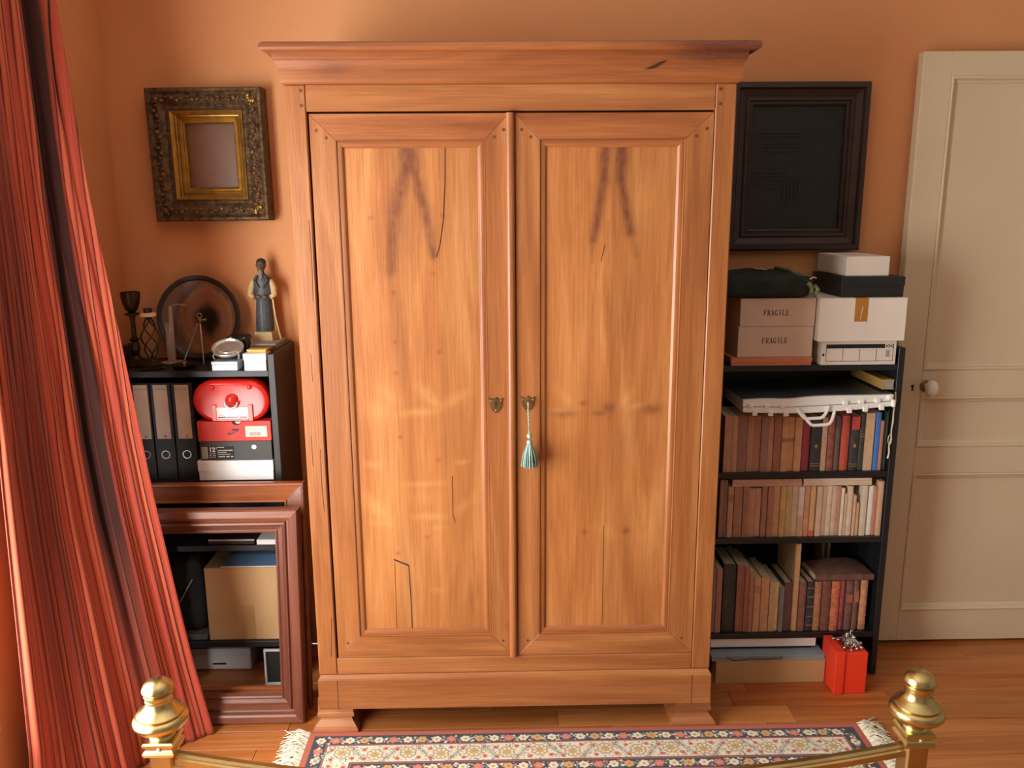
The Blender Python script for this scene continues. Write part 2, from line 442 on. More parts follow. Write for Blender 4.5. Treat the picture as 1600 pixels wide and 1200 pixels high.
# white panelled door leaf folded back against the wall
DX0, DX1, DZ0, DZ1, DYF, DYB = 1.364, 2.19, 0.012, 2.124, -0.07, -0.03
door = set_props(bpy.data.objects.new('door_1', None), kind='structure'); COL.objects.link(door); door.location = ((DX0 + DX1) / 2, -0.05, DZ0)
ST = 0.098
rails = [(DZ0, 0.135), (0.676, 0.776), (0.963, 1.059), (2.046, DZ1)]
obj('stile', MB().box(DX0, DX0 + ST, DYF, DYB, DZ0, DZ1, 0.002), M_DOOR, door)
obj('stile', MB().box(DX1 - ST, DX1, DYF, DYB, DZ0, DZ1, 0.002), M_DOOR, door)
for z0, z1 in rails: obj('rail', MB().box(DX0 + ST, DX1 - ST, DYF, DYB, z0, z1, 0.0015), M_DOOR, door)
for (a, b), (c, d) in zip(rails, rails[1:]):
    x0, x1 = DX0 + ST, DX1 - ST
    obj('panel', MB().box(x0 - 0.004, x1 + 0.004, DYF + 0.012, DYB - 0.004, b - 0.004, c + 0.004), M_DOOR, door)
    mo = MB()
    for sd in ('left', 'right', 'top', 'bottom'):
        q = rect_side([(0, -0.012), (0, 0.002), (0.005, 0.004), (0.009, 0.002), (0.012, -0.006), (0.02, -0.008), (0.024, -0.012)], x0, x1, b, c, sd, DYF)
        mo.add(q.v, q.f)
    obj('panel_moulding', mo, M_DOOR, door)
obj('door_knob', MB().lathe([(r, DYF - h) for r, h in [(0.012, 0.004), (0.012, 0.022), (0.016, 0.026), (0.024, 0.032), (0.0275, 0.042), (0.026, 0.052), (0.018, 0.060), (0.001, 0.063)]], (1.476, 0, 1.002), 24, 'Y', 0.8, 1.1), M_PORC, door, 50)
obj('rosette', MB().lathe([(0.021, DYF + 0.001), (0.021, DYF - 0.003), (0.015, DYF - 0.007), (0.013, DYF - 0.007)], (1.476, 0, 1.002), 20, 'Y'), M_BRASS_OLD, door, 40)
kh = MB().prism([(1.430 + 0.006 * math.cos(a), 1.002 + 0.006 * math.sin(a)) for a in [math.pi * 2 * k / 12 for k in range(12)]], DYF - 0.0008, DYF + 0.0005)
kh.prism([(1.4275, 1.0), (1.4265, 0.985), (1.4335, 0.985), (1.4325, 1.0)], DYF - 0.0008, DYF + 0.0005)
obj('keyhole', kh, M_INK, door)
for hz in (0.25, 1.9): obj('hinge', MB().lathe([(0.007, hz - 0.05), (0.007, hz + 0.05)], (DX1 + 0.006, -0.036, 0), 10).box(DX1 - 0.002, DX1 + 0.006, -0.036, 0.0, hz - 0.045, hz + 0.045), M_BRASS_OLD, door, 40)

# ------------------------------------------------------------------ armoire
AF = -0.60
arm = thing('armoire', 'tall honey-coloured cherry wood armoire with two panelled doors', 'armoire', (0, -0.33, 0))
PX, PI = 0.603, 0.547
for s in (-1, 1):
    p = obj('post', MB().box(s * PI, s * PX, AF, AF + 0.06, 0.229, 1.952, 0.003), M_CH_V, arm)
    for z in (1.937, 1.899):
        obj('peg', MB().lathe([(0.0045, AF + 0.002), (0.0045, AF - 0.0012)], (s * (PI + 0.012), 0, z), 8, 'Y'), M_PEG, p)
obj('frieze_rail', MB().box(-PI + 0.0006, PI - 0.0006, AF + 0.001, AF + 0.03, 1.884, 1.952, 0.0015), M_CH_H, arm)
obj('bottom_rail', MB().box(-PI + 0.0006, PI - 0.0006, AF + 0.001, AF + 0.03, 0.229, 0.282, 0.002), M_CH_H, arm)
for s in (-1, 1): obj('side_panel', MB().box(s * (PX - 0.004), s * (PX - 0.022), AF + 0.06, -0.03, 0.12, 1.95), M_CH_V, arm)
obj('back_panel', MB().box(-PX + 0.02, PX - 0.02, -0.045, -0.03, 0.12, 1.95), M_GAP, arm)
obj('inner_lining', MB().box(-PI + 0.002, PI - 0.002, AF + 0.032, AF + 0.036, 0.24, 1.94), M_GAP, arm)
obj('top_board', MB().box(-PX - 0.02, PX + 0.02, AF - 0.02, -0.03, 2.040, 2.051), M_CH_H, arm)
obj('bottom_board', MB().box(-PX + 0.02, PX - 0.02, AF + 0.05, -0.05, 0.118, 0.135), M_CH_H, arm)
# plinth with a chamfered cap
def u_sweep(prof, hx, yf, yb):
    """profile (outward, z) swept round left side, front and right side with mitred corners"""
    mb = MB(); n = len(prof); vs = []
    for st in range(4):
        for o_, z in prof:
            vs.append([(-hx - o_, yb, z), (-hx - o_, yf - o_, z), (hx + o_, yf - o_, z), (hx + o_, yb, z)][st])
    fs = []
    for st in range(3):
        for i in range(n):
            j = (i + 1) % n
            fs.append((st * n + i, st * n + j, st * n + n + j, st * n + n + i))
    fs.append(tuple(range(n))); fs.append(tuple(3 * n + k for k in range(n)))
    return mb.add(vs, fs)
obj('plinth', u_sweep([(-0.03, 0.116), (0.004, 0.116), (0.005, 0.118), (0.005, 0.214), (0.003, 0.219), (-0.004, 0.229), (-0.03, 0.229)], PX - 0.002, AF - 0.006, -0.04), M_CH_H, arm)
for s in (-1, 1):
    obj('plinth_joint', MB().box(s * (PI - 0.0006), s * (PI + 0.0006), AF - 0.0116, AF - 0.009, 0.117, 0.214), M_CRACK, arm)
# crown
def crown_profile():
    return [(-.03, 1.952), (.001, 1.952), (.005, 1.954), (.0085, 1.958), (.010, 1.965), (.010, 1.985), (.011, 1.995), (.014, 2.003), (.017, 2.008), (.0172, 2.0108), (.020, 2.0115),
            (.022, 2.027), (.022, 2.029), (.040, 2.029), (.0445, 2.032), (.047, 2.037), (.047, 2.043), (.044, 2.049), (.038, 2.052), (-.03, 2.052)]
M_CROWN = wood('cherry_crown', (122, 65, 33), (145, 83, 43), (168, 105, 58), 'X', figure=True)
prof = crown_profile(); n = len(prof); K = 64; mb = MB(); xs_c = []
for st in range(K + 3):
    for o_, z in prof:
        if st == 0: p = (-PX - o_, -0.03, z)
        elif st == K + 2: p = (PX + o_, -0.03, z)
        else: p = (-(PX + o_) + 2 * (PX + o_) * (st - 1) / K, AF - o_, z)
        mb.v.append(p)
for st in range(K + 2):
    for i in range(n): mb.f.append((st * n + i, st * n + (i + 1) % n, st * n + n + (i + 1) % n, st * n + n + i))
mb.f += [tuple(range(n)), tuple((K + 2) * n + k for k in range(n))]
V_ = np.array(mb.v)
gs = np.clip(.92 * np.clip((V_[:, 0] - .40) / .10, 0, 1) * np.clip((V_[:, 2] - 1.985) / .035, 0, 1) + .5 * np.exp(-((V_[:, 0] + .47) / .045) ** 2 - ((V_[:, 2] - 1.985) / .02) ** 2), 0, 1)  # darker towards the top at the right end; small dark spot near the left
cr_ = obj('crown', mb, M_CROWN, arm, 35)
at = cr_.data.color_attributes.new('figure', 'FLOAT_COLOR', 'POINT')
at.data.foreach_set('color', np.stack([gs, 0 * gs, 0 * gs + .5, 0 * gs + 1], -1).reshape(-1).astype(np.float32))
obj('gash', MB().prism([(.352, 1.985), (.372, 1.993), (.395, 2.004), (.41, 2.007), (.40, 2.001), (.375, 1.988)], AF - .0172, AF - .009), M_CRACK, arm)
# feet
for sx in (-1, 1):
    for yc in (-0.4915, -0.11):
        lv = [(0.0, 0.0695), (0.002, 0.0708), (0.013, 0.0708), (0.015, 0.0670), (0.020, 0.0655), (0.027, 0.0590), (0.036, 0.0510), (0.046, 0.0480), (0.048, 0.0480), (0.0485, 0.0560), (0.050, 0.0575), (0.062, 0.0575), (0.064, 0.0560), (0.1155, 0.0540)]
        obj('foot', MB().loft_sq([(z, -h, h, -h, h) for z, h in lv], (sx * 0.571, yc)), M_FOOT, arm, 12)

def seg_d(X, Z, ax, az, bx, bz):
    px, pz = X - ax, Z - az; dx, dz = bx - ax, bz - az
    t = np.clip((px * dx + pz * dz) / (dx * dx + dz * dz), 0, 1)
    return np.hypot(px - t * dx, pz - t * dz), t
def fig_left(X, Z):
    g = np.zeros(X.shape); p = np.zeros(X.shape)
    for a, b, w0, w1, k in (((-0.280, 1.80), (-0.280, 1.735), .032, .032, .9), ((-0.285, 1.74), (-0.322, 1.62), .022, .024, .75), ((-0.322, 1.62), (-0.340, 1.46), .024, .015, .6),
                            ((-0.270, 1.74), (-0.238, 1.62), .018, .017, .8), ((-0.238, 1.62), (-0.220, 1.50), .015, .011, .8)):
        d, t = seg_d(X, Z, *a, *b); w = w0 + (w1 - w0) * t
        g = np.maximum(g, k * np.exp(-(d / w) ** 2))
    g = np.maximum(g, 0.22 * np.exp(-((X + 0.28) / .04) ** 2 - ((Z - 1.62) / .12) ** 2))
    for x, z in ((-.34, 1.455), (-.222, 1.452), (-.39, 1.605), (-.19, 1.61), (-.335, 1.40), (-.335, 1.26), (-.21, 1.23), (-.335, 1.17), (-.24, 1.1), (-.33, .98), (-.22, .91), (-.35, .62), (-.26, .67)):
        g = np.maximum(g, 0.6 * np.exp(-((X - x) / .007) ** 2 - ((Z - z) / .005) ** 2))
    for a, b, w, k in (((-.27, 1.13), (-.212, 1.065), .010, .5), ((-.212, 1.065), (-.13, 1.115), .010, .4), ((-.34, 1.05), (-.215, 1.058), .007, .5), ((-.37, 1.13), (-.335, 1.075), .012, .3), ((-.43, 1.06), (-.35, 1.05), .016, .25),
                       ((-.44, .80), (-.375, .725), .014, .5), ((-.43, .72), (-.36, .712), .006, .4), ((-.33, .835), (-.20, .838), .005, .5), ((-.30, .80), (-.24, .79), .02, .25), ((-.30, .735), (-.20, .735), .007, .5),
                       ((-.19, .735), (-.12, .79), .010, .3), ((-.43, .90), (-.39, .895), .006, .5), ((-.17, .90), (-.13, .905), .004, .5), ((-.25, .50), (-.21, .498), .005, .35), ((-.25, .70), (-.20, .70), .004, .35)):
        d, t = seg_d(X, Z, *a, *b); w = w * 1.5
        p = np.maximum(p, k * np.exp(-(d / w) ** 2) * (.35 + .65 * np.sin(np.pi * np.clip(t, .05, .95))))
    return g, p
def fig_right(X, Z):
    g = np.zeros(X.shape); p = np.zeros(X.shape)
    for a, b, w0, w1, k in (((.252, 1.80), (.252, 1.70), .018, .016, .95), ((.252, 1.70), (.225, 1.54), .016, .011, .85), ((.225, 1.54), (.222, 1.48), .010, .006, .4),
                            ((.300, 1.80), (.298, 1.70), .020, .015, .95), ((.298, 1.70), (.330, 1.56), .013, .015, .9), ((.330, 1.56), (.345, 1.50), .012, .010, .4)):
        d, t = seg_d(X, Z, *a, *b); w = w0 + (w1 - w0) * t
        g = np.maximum(g, k * np.exp(-(d / w) ** 2))
    for x, z, wx, wz in ((.15, 1.045, .035, .010), (.28, 1.06, .022, .014), (.25, 1.045, .02, .008), (.40, 1.055, .03, .016), (.21, .679, .008, .008), (.335, .681, .010, .010), (.20, 1.075, .012, .006)):
        g = np.maximum(g, 0.72 * np.exp(-((X - x) / wx) ** 2 - ((Z - z) / wz) ** 2))
    for a, b, w, k in (((.13, 1.12), (.17, 1.065), .010, .4), ((.11, 1.055), (.17, 1.05), .006, .4), ((.30, 1.055), (.345, 1.11), .008, .4), ((.33, 1.06), (.38, 1.07), .006, .45), ((.25, .70), (.30, .665), .012, .3), ((.36, 1.72), (.375, 1.54), .02, .2), ((.255, 1.5), (.245, 1.40), .006, .3)):
        d, t = seg_d(X, Z, *a, *b); w = w * 1.5
        p = np.maximum(p, k * np.exp(-(d / w) ** 2) * (.35 + .65 * np.sin(np.pi * np.clip(t, .05, .95))))
    return g, p
def figured_panel(parent, x0, x1, z0, z1, y, fn):
    nx, nz = 72, 230
    xs = np.linspace(x0, x1, nx); zs = np.linspace(z0, z1, nz)
    X, Z = np.meshgrid(xs, zs)
    off = wloc(parent)
    co = np.stack([X - off.x, np.full(X.shape, y - off.y), Z - off.z], -1).reshape(-1, 3)
    me = bpy.data.meshes.new('panel')
    idx = np.arange(nx * nz).reshape(nz, nx)
    q = np.stack([idx[:-1, :-1], idx[:-1, 1:], idx[1:, 1:], idx[1:, :-1]], -1).reshape(-1, 4)
    me.from_pydata(co.tolist(), [], q.tolist())
    g, p = fn(X, Z)
    at = me.color_attributes.new('figure', 'FLOAT_COLOR', 'POINT')
    edges = [x0, x0 + .115, x0 + .165, x0 + .255, x1] if x0 < 0 else [x0, x0 + .175, x0 + .27, x1]
    tone = np.zeros_like(g)
    for k, (a, b) in enumerate(zip(edges, edges[1:])): tone[(X >= a + .004 * np.sin(Z * 7 + k)) & (X <= b + .02)] = (.64, .40, .56, .36)[k]
    c = np.stack([g, p, tone, np.ones_like(g)], -1).reshape(-1).astype(np.float32)
    at.data.foreach_set('color', c)
    me.materials.append(M_CH_P)
    o = bpy.data.objects.new('panel', me); COL.objects.link(o); o.parent = parent
    sol = o.modifiers.new('thickness', 'SOLIDIFY'); sol.thickness = 0.008; sol.offset = -1
    return o
DMOULD = [(-0.002, -0.02), (-0.002, 0.0), (0.0, 0.0), (0.0016, -0.004), (0.003, -0.0036), (0.013, -0.005), (0.0145, -0.006), (0.0185, -0.0105), (0.021, -0.0115), (0.021, -0.02)]
DY = AF + 0.0015
def armoire_door(x0, x1, px0, px1, fn):
    z0, z1 = 0.2835, 1.8785
    pz0, pz1 = 0.355, 1.809          # opening inside the stiles, where the moulding begins
    d = obj('door', MB().box(x0 + 0.01, x1 - 0.01, DY + 0.022, DY + 0.026, z0 + 0.01, z1 - 0.01), M_GAP, arm)
    yb = DY + 0.02
    def piece(name, pts, m): return obj(name, chamf(pts, DY, yb), m, d)
    def chamf(pts, ya, yb_):
        c = Vector((sum(p[0] for p in pts) / 4, sum(p[1] for p in pts) / 4))
        mb = MB(); n = 4; e = 0.0012
        inn = []
        for k in range(4):
            P0, P1, P2 = Vector(pts[k - 1]), Vector(pts[k]), Vector(pts[(k + 1) % 4])
            a = (P0 - P1).normalized(); b = (P2 - P1).normalized()
            s_ = abs(a.x * b.y - a.y * b.x)
            inn.append(tuple(P1 + (a + b) * e / s_))
        vs = [(x, ya, z) for x, z in inn] + [(x, ya + e, z) for x, z in pts] + [(x, yb_, z) for x, z in pts]
        fs = [(0, 1, 2, 3), (11, 10, 9, 8)]
        for r in (0, 4):
            for k in range(4): fs.append((r + k, r + (k + 1) % 4, r + 4 + (k + 1) % 4, r + 4 + k))
        return mb.add(vs, fs)
    piece('stile', [(x0, z0), (px0, pz0), (px0, pz1), (x0, z1)], M_CH_V)
    piece('stile', [(x1, z0), (x1, z1), (px1, pz1), (px1, pz0)], M_CH_V)
    piece('rail', [(x0, z1), (px0, pz1), (px1, pz1), (x1, z1)], M_CH_HD)
    piece('rail', [(x0, z0), (x1, z0), (px1, pz0), (px0, pz0)], M_CH_H)
    for sd in ('left', 'right', 'top', 'bottom'):
        obj('moulding', rect_side(DMOULD, px0, px1, pz0, pz1, sd, DY), M_CH_MOULD if sd in ('left', 'right') else M_CH_HD, d, 40)
    figured_panel(d, px0 + 0.016, px1 - 0.016, pz0 + 0.016, pz1 - 0.016, DY + 0.011, fn)
    for sx, xe, xi in ((1, x0, px0), (-1, x1, px1)):
        for k, (fx, fz) in enumerate(((0.25, 0.45), (0.62, 0.72))):
            xx = xe + (xi - xe) * fx
            obj('peg', MB().lathe([(0.0042, DY + 0.002), (0.0042, DY - 0.0012)], (xx, 0, z1 - (z1 - pz1) * fz - 0.012), 8, 'Y'), M_PEG, d)
        obj('peg', MB().lathe([(0.0036, DY + 0.002), (0.0036, DY - 0.0012)], (xe + (xi - xe) * .45, 0, z0 + 0.05), 8, 'Y'), M_PEG, d)
    return d
dl = armoire_door(-0.541, -0.0055, -0.472, -0.074, fig_left)
dr = armoire_door(0.0085, 0.5452, 0.076, 0.470, fig_right)
# rounded batten that covers the meeting edge
n_ = 10
bat = MB().tube([(0, 0, 0), (0, 0, 1)], 1.0, 4)
bat = MB(); pr = [(-0.0165, DY - 0.0002)] + [(-0.0045 - 0.0115 * math.cos(math.pi * k / 8), DY - 0.004 - 0.0085 * math.sin(math.pi * k / 8)) for k in range(9)] + [(0.0075, DY - 0.0002)]
vs = [(x, y_, 0.2835) for x, y_ in pr] + [(x, y_, 1.8785) for x, y_ in pr]; m_ = len(pr)
bat.add(vs, [(i, (i + 1) % m_, (i + 1) % m_ + m_, i + m_) for i in range(m_)] + [tuple(range(m_)), tuple(range(2 * m_ - 1, m_ - 1, -1))])
obj('batten', bat, M_CH_V, dl, 50)
# shield-shaped lock plates
def shield(cx, cz, par):
    pts = [(0, -.024), (.010, -.016), (.0165, -.004), (.018, .012), (.0205, .021), (.012, .018), (.007, .016), (0, .0235), (-.007, .016), (-.012, .018), (-.0205, .021), (-.018, .012), (-.0165, -.004), (-.010, -.016)]
    o = obj('lock_plate', MB().prism([(cx + a, cz + b) for a, b in pts], DY - 0.003, DY), M_BRASS_OLD, par)
    return o
shield(-0.051, 1.076, dl); shield(0.041, 1.079, dr)
for cx, cz, par in ((-0.051, 1.078, dl), (0.041, 1.080, dr)):
    obj('keyhole', MB().prism([(cx + .004 * math.cos(2 * math.pi * k / 10), cz + .004 + .004 * math.sin(2 * math.pi * k / 10)) for k in range(10)], DY - 0.0036, DY - 0.001).prism([(cx - .002, cz + .002), (cx - .003, cz - .010), (cx + .003, cz - .010), (cx + .002, cz + .002)], DY - 0.0036, DY - 0.001), M_INK, par)
    for a, b in ((-.015, .011), (.015, .011), (0, -.017)):
        obj('nail', MB().ell((cx + a, DY - 0.003, cz + b), (.0018, .0012, .0018), 8, 4), M_BRASS, par, 60)
lp = [c for c in arm.children if c.name == 'post'][0]
for pts, w in (([(-.556, 1.60), (-.5545, 1.46), (-.557, 1.38)], .0006), ([(-.560, .95), (-.562, .84), (-.559, .76)], .0007), ([(-.585, .99), (-.584, .90)], .0005), ([(-.556, .42), (-.560, .33), (-.563, .29)], .0008), ([(-.572, 1.23), (-.571, 1.15)], .0004)):
    mb = MB()
    for (x0, z0), (x1, z1) in zip(pts, pts[1:]): mb.prism([(x0 + w, z0), (x0 - w, z0), (x1 - w, z1), (x1 + w, z1)], AF - .0005, AF + .001)
    obj('split', mb, M_CRACK, lp)
# splits in the boards of the two door panels
def split(par, pts, w):
    mb = MB(); yq = DY + 0.011
    for (x0, z0), (x1, z1) in zip(pts, pts[1:]):
        d = Vector((x1 - x0, z1 - z0)).normalized(); nn = Vector((-d.y, d.x)) * w
        mb.prism([(x0 + nn.x, z0 + nn.y), (x0 - nn.x, z0 - nn.y), (x1 - nn.x, z1 - nn.y), (x1 + nn.x, z1 + nn.y)], yq - 0.0006, yq + 0.001)
    return obj('split', mb, M_CRACK, par)
split(dl, [(-.181, 1.79), (-.183, 1.70), (-.190, 1.60), (-.201, 1.53), (-.212, 1.497)], .0012)
split(dl, [(-.363, .600), (-.318, .580)], .0022)
split(dl, [(-.318, .580), (-.315, .47), (-.314, .372)], .0013)
split(dl, [(-.181, .86), (-.182, .74), (-.176, .715)], .0008)
split(dl, [(-.360, .59), (-.361, .372)], .0005)
split(dr, [(.258, 1.53), (.247, 1.485)], .0007)
split(dr, [(.268, .70), (.268, .375)], .0005)

# key with tassel in the right-hand lock
kt = thing('key_tassel', 'pale green silk tassel on a cord hanging from the key in the armoire lock', 'tassel', (0.041, -0.62, 1.079))
M_SILK = mat('pale_green_silk', (150, 168, 150), 0.5, 0, 0.2, 60)
M_SILK_D = mat('dusty_green_silk', (104, 138, 132), 0.55, 0, 0.25, 60)
obj('key', MB().tube([(0.041, DY - 0.0038, 1.083), (0.041, DY - 0.028, 1.083)], 0.0026, 8).tube([(0.041 + 0.0, DY - 0.036 + 0.009 * math.cos(a), 1.083 + 0.009 * math.sin(a)) for a in [2 * math.pi * k / 14 for k in range(14)]], 0.0022, 6, True), M_SILVER, kt, 40, label='steel key with a ring bow')
ty = DY - 0.036
cp = MB()
for ph in (0, math.pi):
    cp.tube([(0.041 + 0.0016 * math.cos(k * 0.9 + ph) + 0.003 * k / 30, ty + 0.0016 * math.sin(k * 0.9 + ph), 1.075 - 0.079 * k / 30) for k in range(31)], 0.0014, 5)
obj('cord', cp, M_SILK, kt, 60)
obj('knot', MB().ell((0.0440, ty, 0.992), (.0075, .0075, .0085)).ell((0.0443, ty, 0.973), (.0085, .0085, .009)), M_SILK, kt, 60)
sk = MB(); sk2 = MB()
for k in range(46):
    a = k * 2.399; rr = math.sqrt((k + 0.5) / 46)
    x1, y1 = 0.0245 * rr * math.cos(a), 0.0245 * rr * math.sin(a)
    pts = [(0.0443 + x1 * f, ty + y1 * f, 0.968 - 0.066 * t) for t, f in ((0, .25), (.2, .5), (.5, .82), (.8, .98), (1, 1.0 + rng.uniform(-.08, .08)))]
    (sk if k % 3 else sk2).tube(pts, 0.0023, 5)
obj('skirt', sk, M_SILK_D, kt, 60); obj('skirt_highlight_threads', sk2, M_SILK, kt, 60, label='paler threads among the tassel skirt')

# two things on top of the armoire
t = thing('round_dish', 'black round dish lying on the armoire top, rim showing above the cornice', 'dish', (-0.425, -0.36, 2.052))
obj('bowl', MB().lathe([(0.001, 2.0525), (0.06, 2.0525), (0.085, 2.062), (0.098, 2.078), (0.101, 2.083), (0.095, 2.083), (0.08, 2.065), (0.055, 2.058), (0.001, 2.058)], (-0.425, -0.36, 0), 32), M_BLACK, t, 40)
t = thing('flat_case', 'dark flat case lying on the armoire top above the darker cornice end', 'case', (0.525, -0.38, 2.052))
obj('body', MB().box(0.435, 0.63, -0.48, -0.25, 2.0515, 2.072, 0.004), M_DARKFR, t)
obj('lid', MB().box(0.432, 0.633, -0.483, -0.247, 2.072, 2.081, 0.003), M_DARKFR, t)

# ------------------------------------------------------------------ two black bookcases
BF = -0.28
def bookcase(label, x0, x1, peg=True):
    t = thing('bookcase', label, 'bookcase', ((x0 + x1) / 2, -0.15, 0), 'black bookcases beside the armoire')
    w = 0.021
    for a in (x0, x1 - w):
        s = obj('side_panel', MB().box(a, a + w, BF, -0.008, 0.0, 1.176, 0.0012), M_SHELF_V, t)
    for z in (1.122, 0.755, 0.521, 0.165):
        obj('shelf', MB().box(x0 + w + 0.0005, x1 - w - 0.0005, BF + 0.002, -0.012, z - 0.02, z, 0.001), M_SHELF, t)
    obj('back_panel', MB().box(x0 + w + 0.0005, x1 - w - 0.0005, -0.0115, -0.0085, 0.0, 1.12), M_SHELF, t)
    return t
bookcase('black bookcase standing between the curtain and the armoire, binders and shoeboxes on it', -1.336, -0.764)
bookcase('black bookcase standing between the armoire and the white door, full of books', 0.668, 1.287)

# ------------------------------------------------------------------ books
ORD = ['', 'first', 'second', 'third', 'fourth', 'fifth', 'sixth', 'seventh', 'eighth', 'ninth', 'tenth', 'eleventh', 'twelfth', 'thirteenth', 'fourteenth', 'fifteenth', 'sixteenth',
       'seventeenth', 'eighteenth', 'nineteenth', 'twentieth', 'twenty-first', 'twenty-second', 'twenty-third', 'twenty-fourth', 'twenty-fifth', 'twenty-sixth', 'twenty-seventh', 'twenty-eighth', 'twenty-ninth', 'thirtieth']
def cover_mat(c, leather):
    g = sum(c) / 3
    c = tuple(round(255 * ((v * .9 + g * .1) / 255) ** .68) for v in c)
    return mat('leather_cover' if leather else 'paper_cover', c, 0.42 if leather else 0.62, 0, 0.22 if leather else 0.1, 45)
def book(label, x0, x1, z0, h, yf, dep, col, group, kind='paper', extra=()):
    """kind paper: flush cover; leather/cloth: boards stand proud of the pages"""
    t = thing('book', label, 'book', ((x0 + x1) / 2, yf + dep / 2, z0), group)
    x0 += 0.0004; x1 -= 0.0004
    w = x1 - x0; z1 = z0 + h; m = cover_mat(col, kind == 'leather')
    bd = min(0.0022, w * 0.16) if kind != 'paper' else 0.0007
    sq = 0.003 if kind != 'paper' else 0.0004
    cov = MB()
    # spine as a shallow curve, boards behind it
    bulge = min(0.004, w * 0.22) if kind != 'paper' else min(0.0012, w * .1)
    pts = []
    K = 5
    for k in range(K + 1):
        u = -1 + 2 * k / K
        pts.append((x0 + w * k / K, yf + bulge * u * u))
    pts += [(x1, yf + dep), (x1 - bd, yf + dep), (x1 - bd, yf + bulge + 0.002), (x0 + bd, yf + bulge + 0.002), (x0 + bd, yf + dep), (x0, yf + dep)]
    n = len(pts)
    cov.v = [(a, b, z0) for a, b in pts] + [(a, b, z1) for a, b in pts]
    cov.f = [tuple(range(n))[::-1], tuple(range(n, 2 * n))] + [(k, (k + 1) % n, (k + 1) % n + n, k + n) for k in range(n)]
    obj('cover', cov, m, t, 40)
    obj('pages', MB().box(x0 + bd, x1 - bd, yf + bulge + 0.002, yf + dep - sq, z0 + sq * 0.8, z1 - sq), M_PAGES, t)
    for e in extra:
        if e[0] == 'label':        # coloured spine label between two heights (fractions)
            q = MB().box(x0 + w * .06, x1 - w * .06, yf - 0.0007, yf + bulge + .001, z0 + h * e[1], z0 + h * e[2])
            obj('spine_label', q, cover_mat(e[3], False), t, label=e[4] if len(e) > 4 else None)
        elif e[0] == 'bands':
            for fz in e[1]:
                obj('raised_band', MB().box(x0 + w * .03, x1 - w * .03, yf - 0.0011, yf + bulge + .001, z0 + h * fz - .0012, z0 + h * fz + .0012, .0005), M_GILTLINE if e[2] else m, t)
        elif e[0] == 'side':
            obj('side_board', MB().box(x0 - .0006, x0 + bd, yf + .006, yf + dep, z0 + .0005, z1), cover_mat(e[1], False), t, label='cream side board')
        elif e[0] == 'ornament':
            cx, cz = (x0 + x1) / 2, z0 + h * e[1]
            obj('ornament', MB().prism([(cx, cz - .009), (cx + .006, cz), (cx, cz + .009), (cx - .006, cz)], yf - .0009, yf + .001), M_GILTLINE, t)
    return t
def row(xs, specs, z0, yf, dep, place, group):
    for i, ((a, b, h), (col, look, kind, extra)) in enumerate(zip(xs, specs)):
        book(f'{look}, {ORD[i + 1]} from the armoire {place}', a, b, z0, h, yf + rng.uniform(-.004, .004), dep + rng.uniform(-.015, .01), col, group, kind, extra)
XA = [(0.71, 0.736, 0.193), (0.736, 0.755, 0.193), (0.755, 0.786, 0.194), (0.788, 0.81, 0.192), (0.81, 0.834, 0.192), (0.834, 0.857, 0.189), (0.857, 0.875, 0.188), (0.876, 0.901, 0.19), (0.903, 0.925, 0.188), (0.925, 0.947, 0.187), (0.947, 0.971, 0.187), (0.973, 1.001, 0.188), (1.003, 1.038, 0.186), (1.04, 1.058, 0.185), (1.06, 1.082, 0.187), (1.084, 1.103, 0.188), (1.106, 1.134, 0.19), (1.136, 1.165, 0.194), (1.167, 1.186, 0.196), (1.186, 1.215, 0.199), (1.217, 1.234, 0.201), (1.2345, 1.2465, 0.172)]
SA = [((178, 112, 78), 'pinkish brown book', 'paper', ()), ((182, 118, 82), 'slim pinkish brown book', 'paper', ()), ((132, 80, 66), 'thick dull brown book', 'paper', ()), ((172, 108, 78), 'rosy brown book', 'paper', ()),
      ((166, 96, 70), 'brick brown book', 'paper', ()), ((140, 92, 78), 'greyish brown book', 'paper', ()), ((172, 112, 82), 'narrow light brown book', 'paper', ()), ((146, 78, 58), 'dark rust book', 'paper', ()),
      ((202, 136, 88), 'orange tan volume', 'paper', (('label', .55, .62, (150, 84, 56)),)), ((204, 138, 88), 'orange tan matching volume', 'paper', (('label', .55, .62, (150, 84, 56)),)), ((206, 140, 92), 'wide orange tan book', 'paper', ()),
      ((132, 32, 44), 'crimson book', 'cloth', ()), ((32, 34, 36), 'black book with a gilt diamond', 'leather', (('ornament', .47), ('bands', (.1, .14), True))), ((196, 150, 106), 'pale tan book', 'paper', ()),
      ((128, 58, 44), 'red-brown speckled book', 'leather', (('bands', (.25, .7), False),)), ((76, 62, 50), 'dark olive book with purple top', 'cloth', (('label', .8, .97, (66, 40, 58), 'dark purple upper spine'),)),
      ((190, 52, 36), 'bright red-orange book', 'cloth', ()), ((34, 34, 36), 'black book with red top label', 'leather', (('label', .74, .97, (196, 40, 36), 'red label'), ('ornament', .45), ('bands', (.08, .12), True))),
      ((34, 40, 38), 'narrow black banded book', 'leather', (('bands', (.6, .64), True),)), ((196, 150, 100), 'tan book with a cream edge', 'paper', (('label', .0, 1., (206, 158, 108)),)), ((38, 92, 200), 'bright blue slim book', 'paper', ()), ((190, 104, 76), 'short thin rust booklet', 'paper', ())]
row(XA, SA, 0.7552, -0.266, 0.16, 'under the white plastic case', 'books under the plastic case')
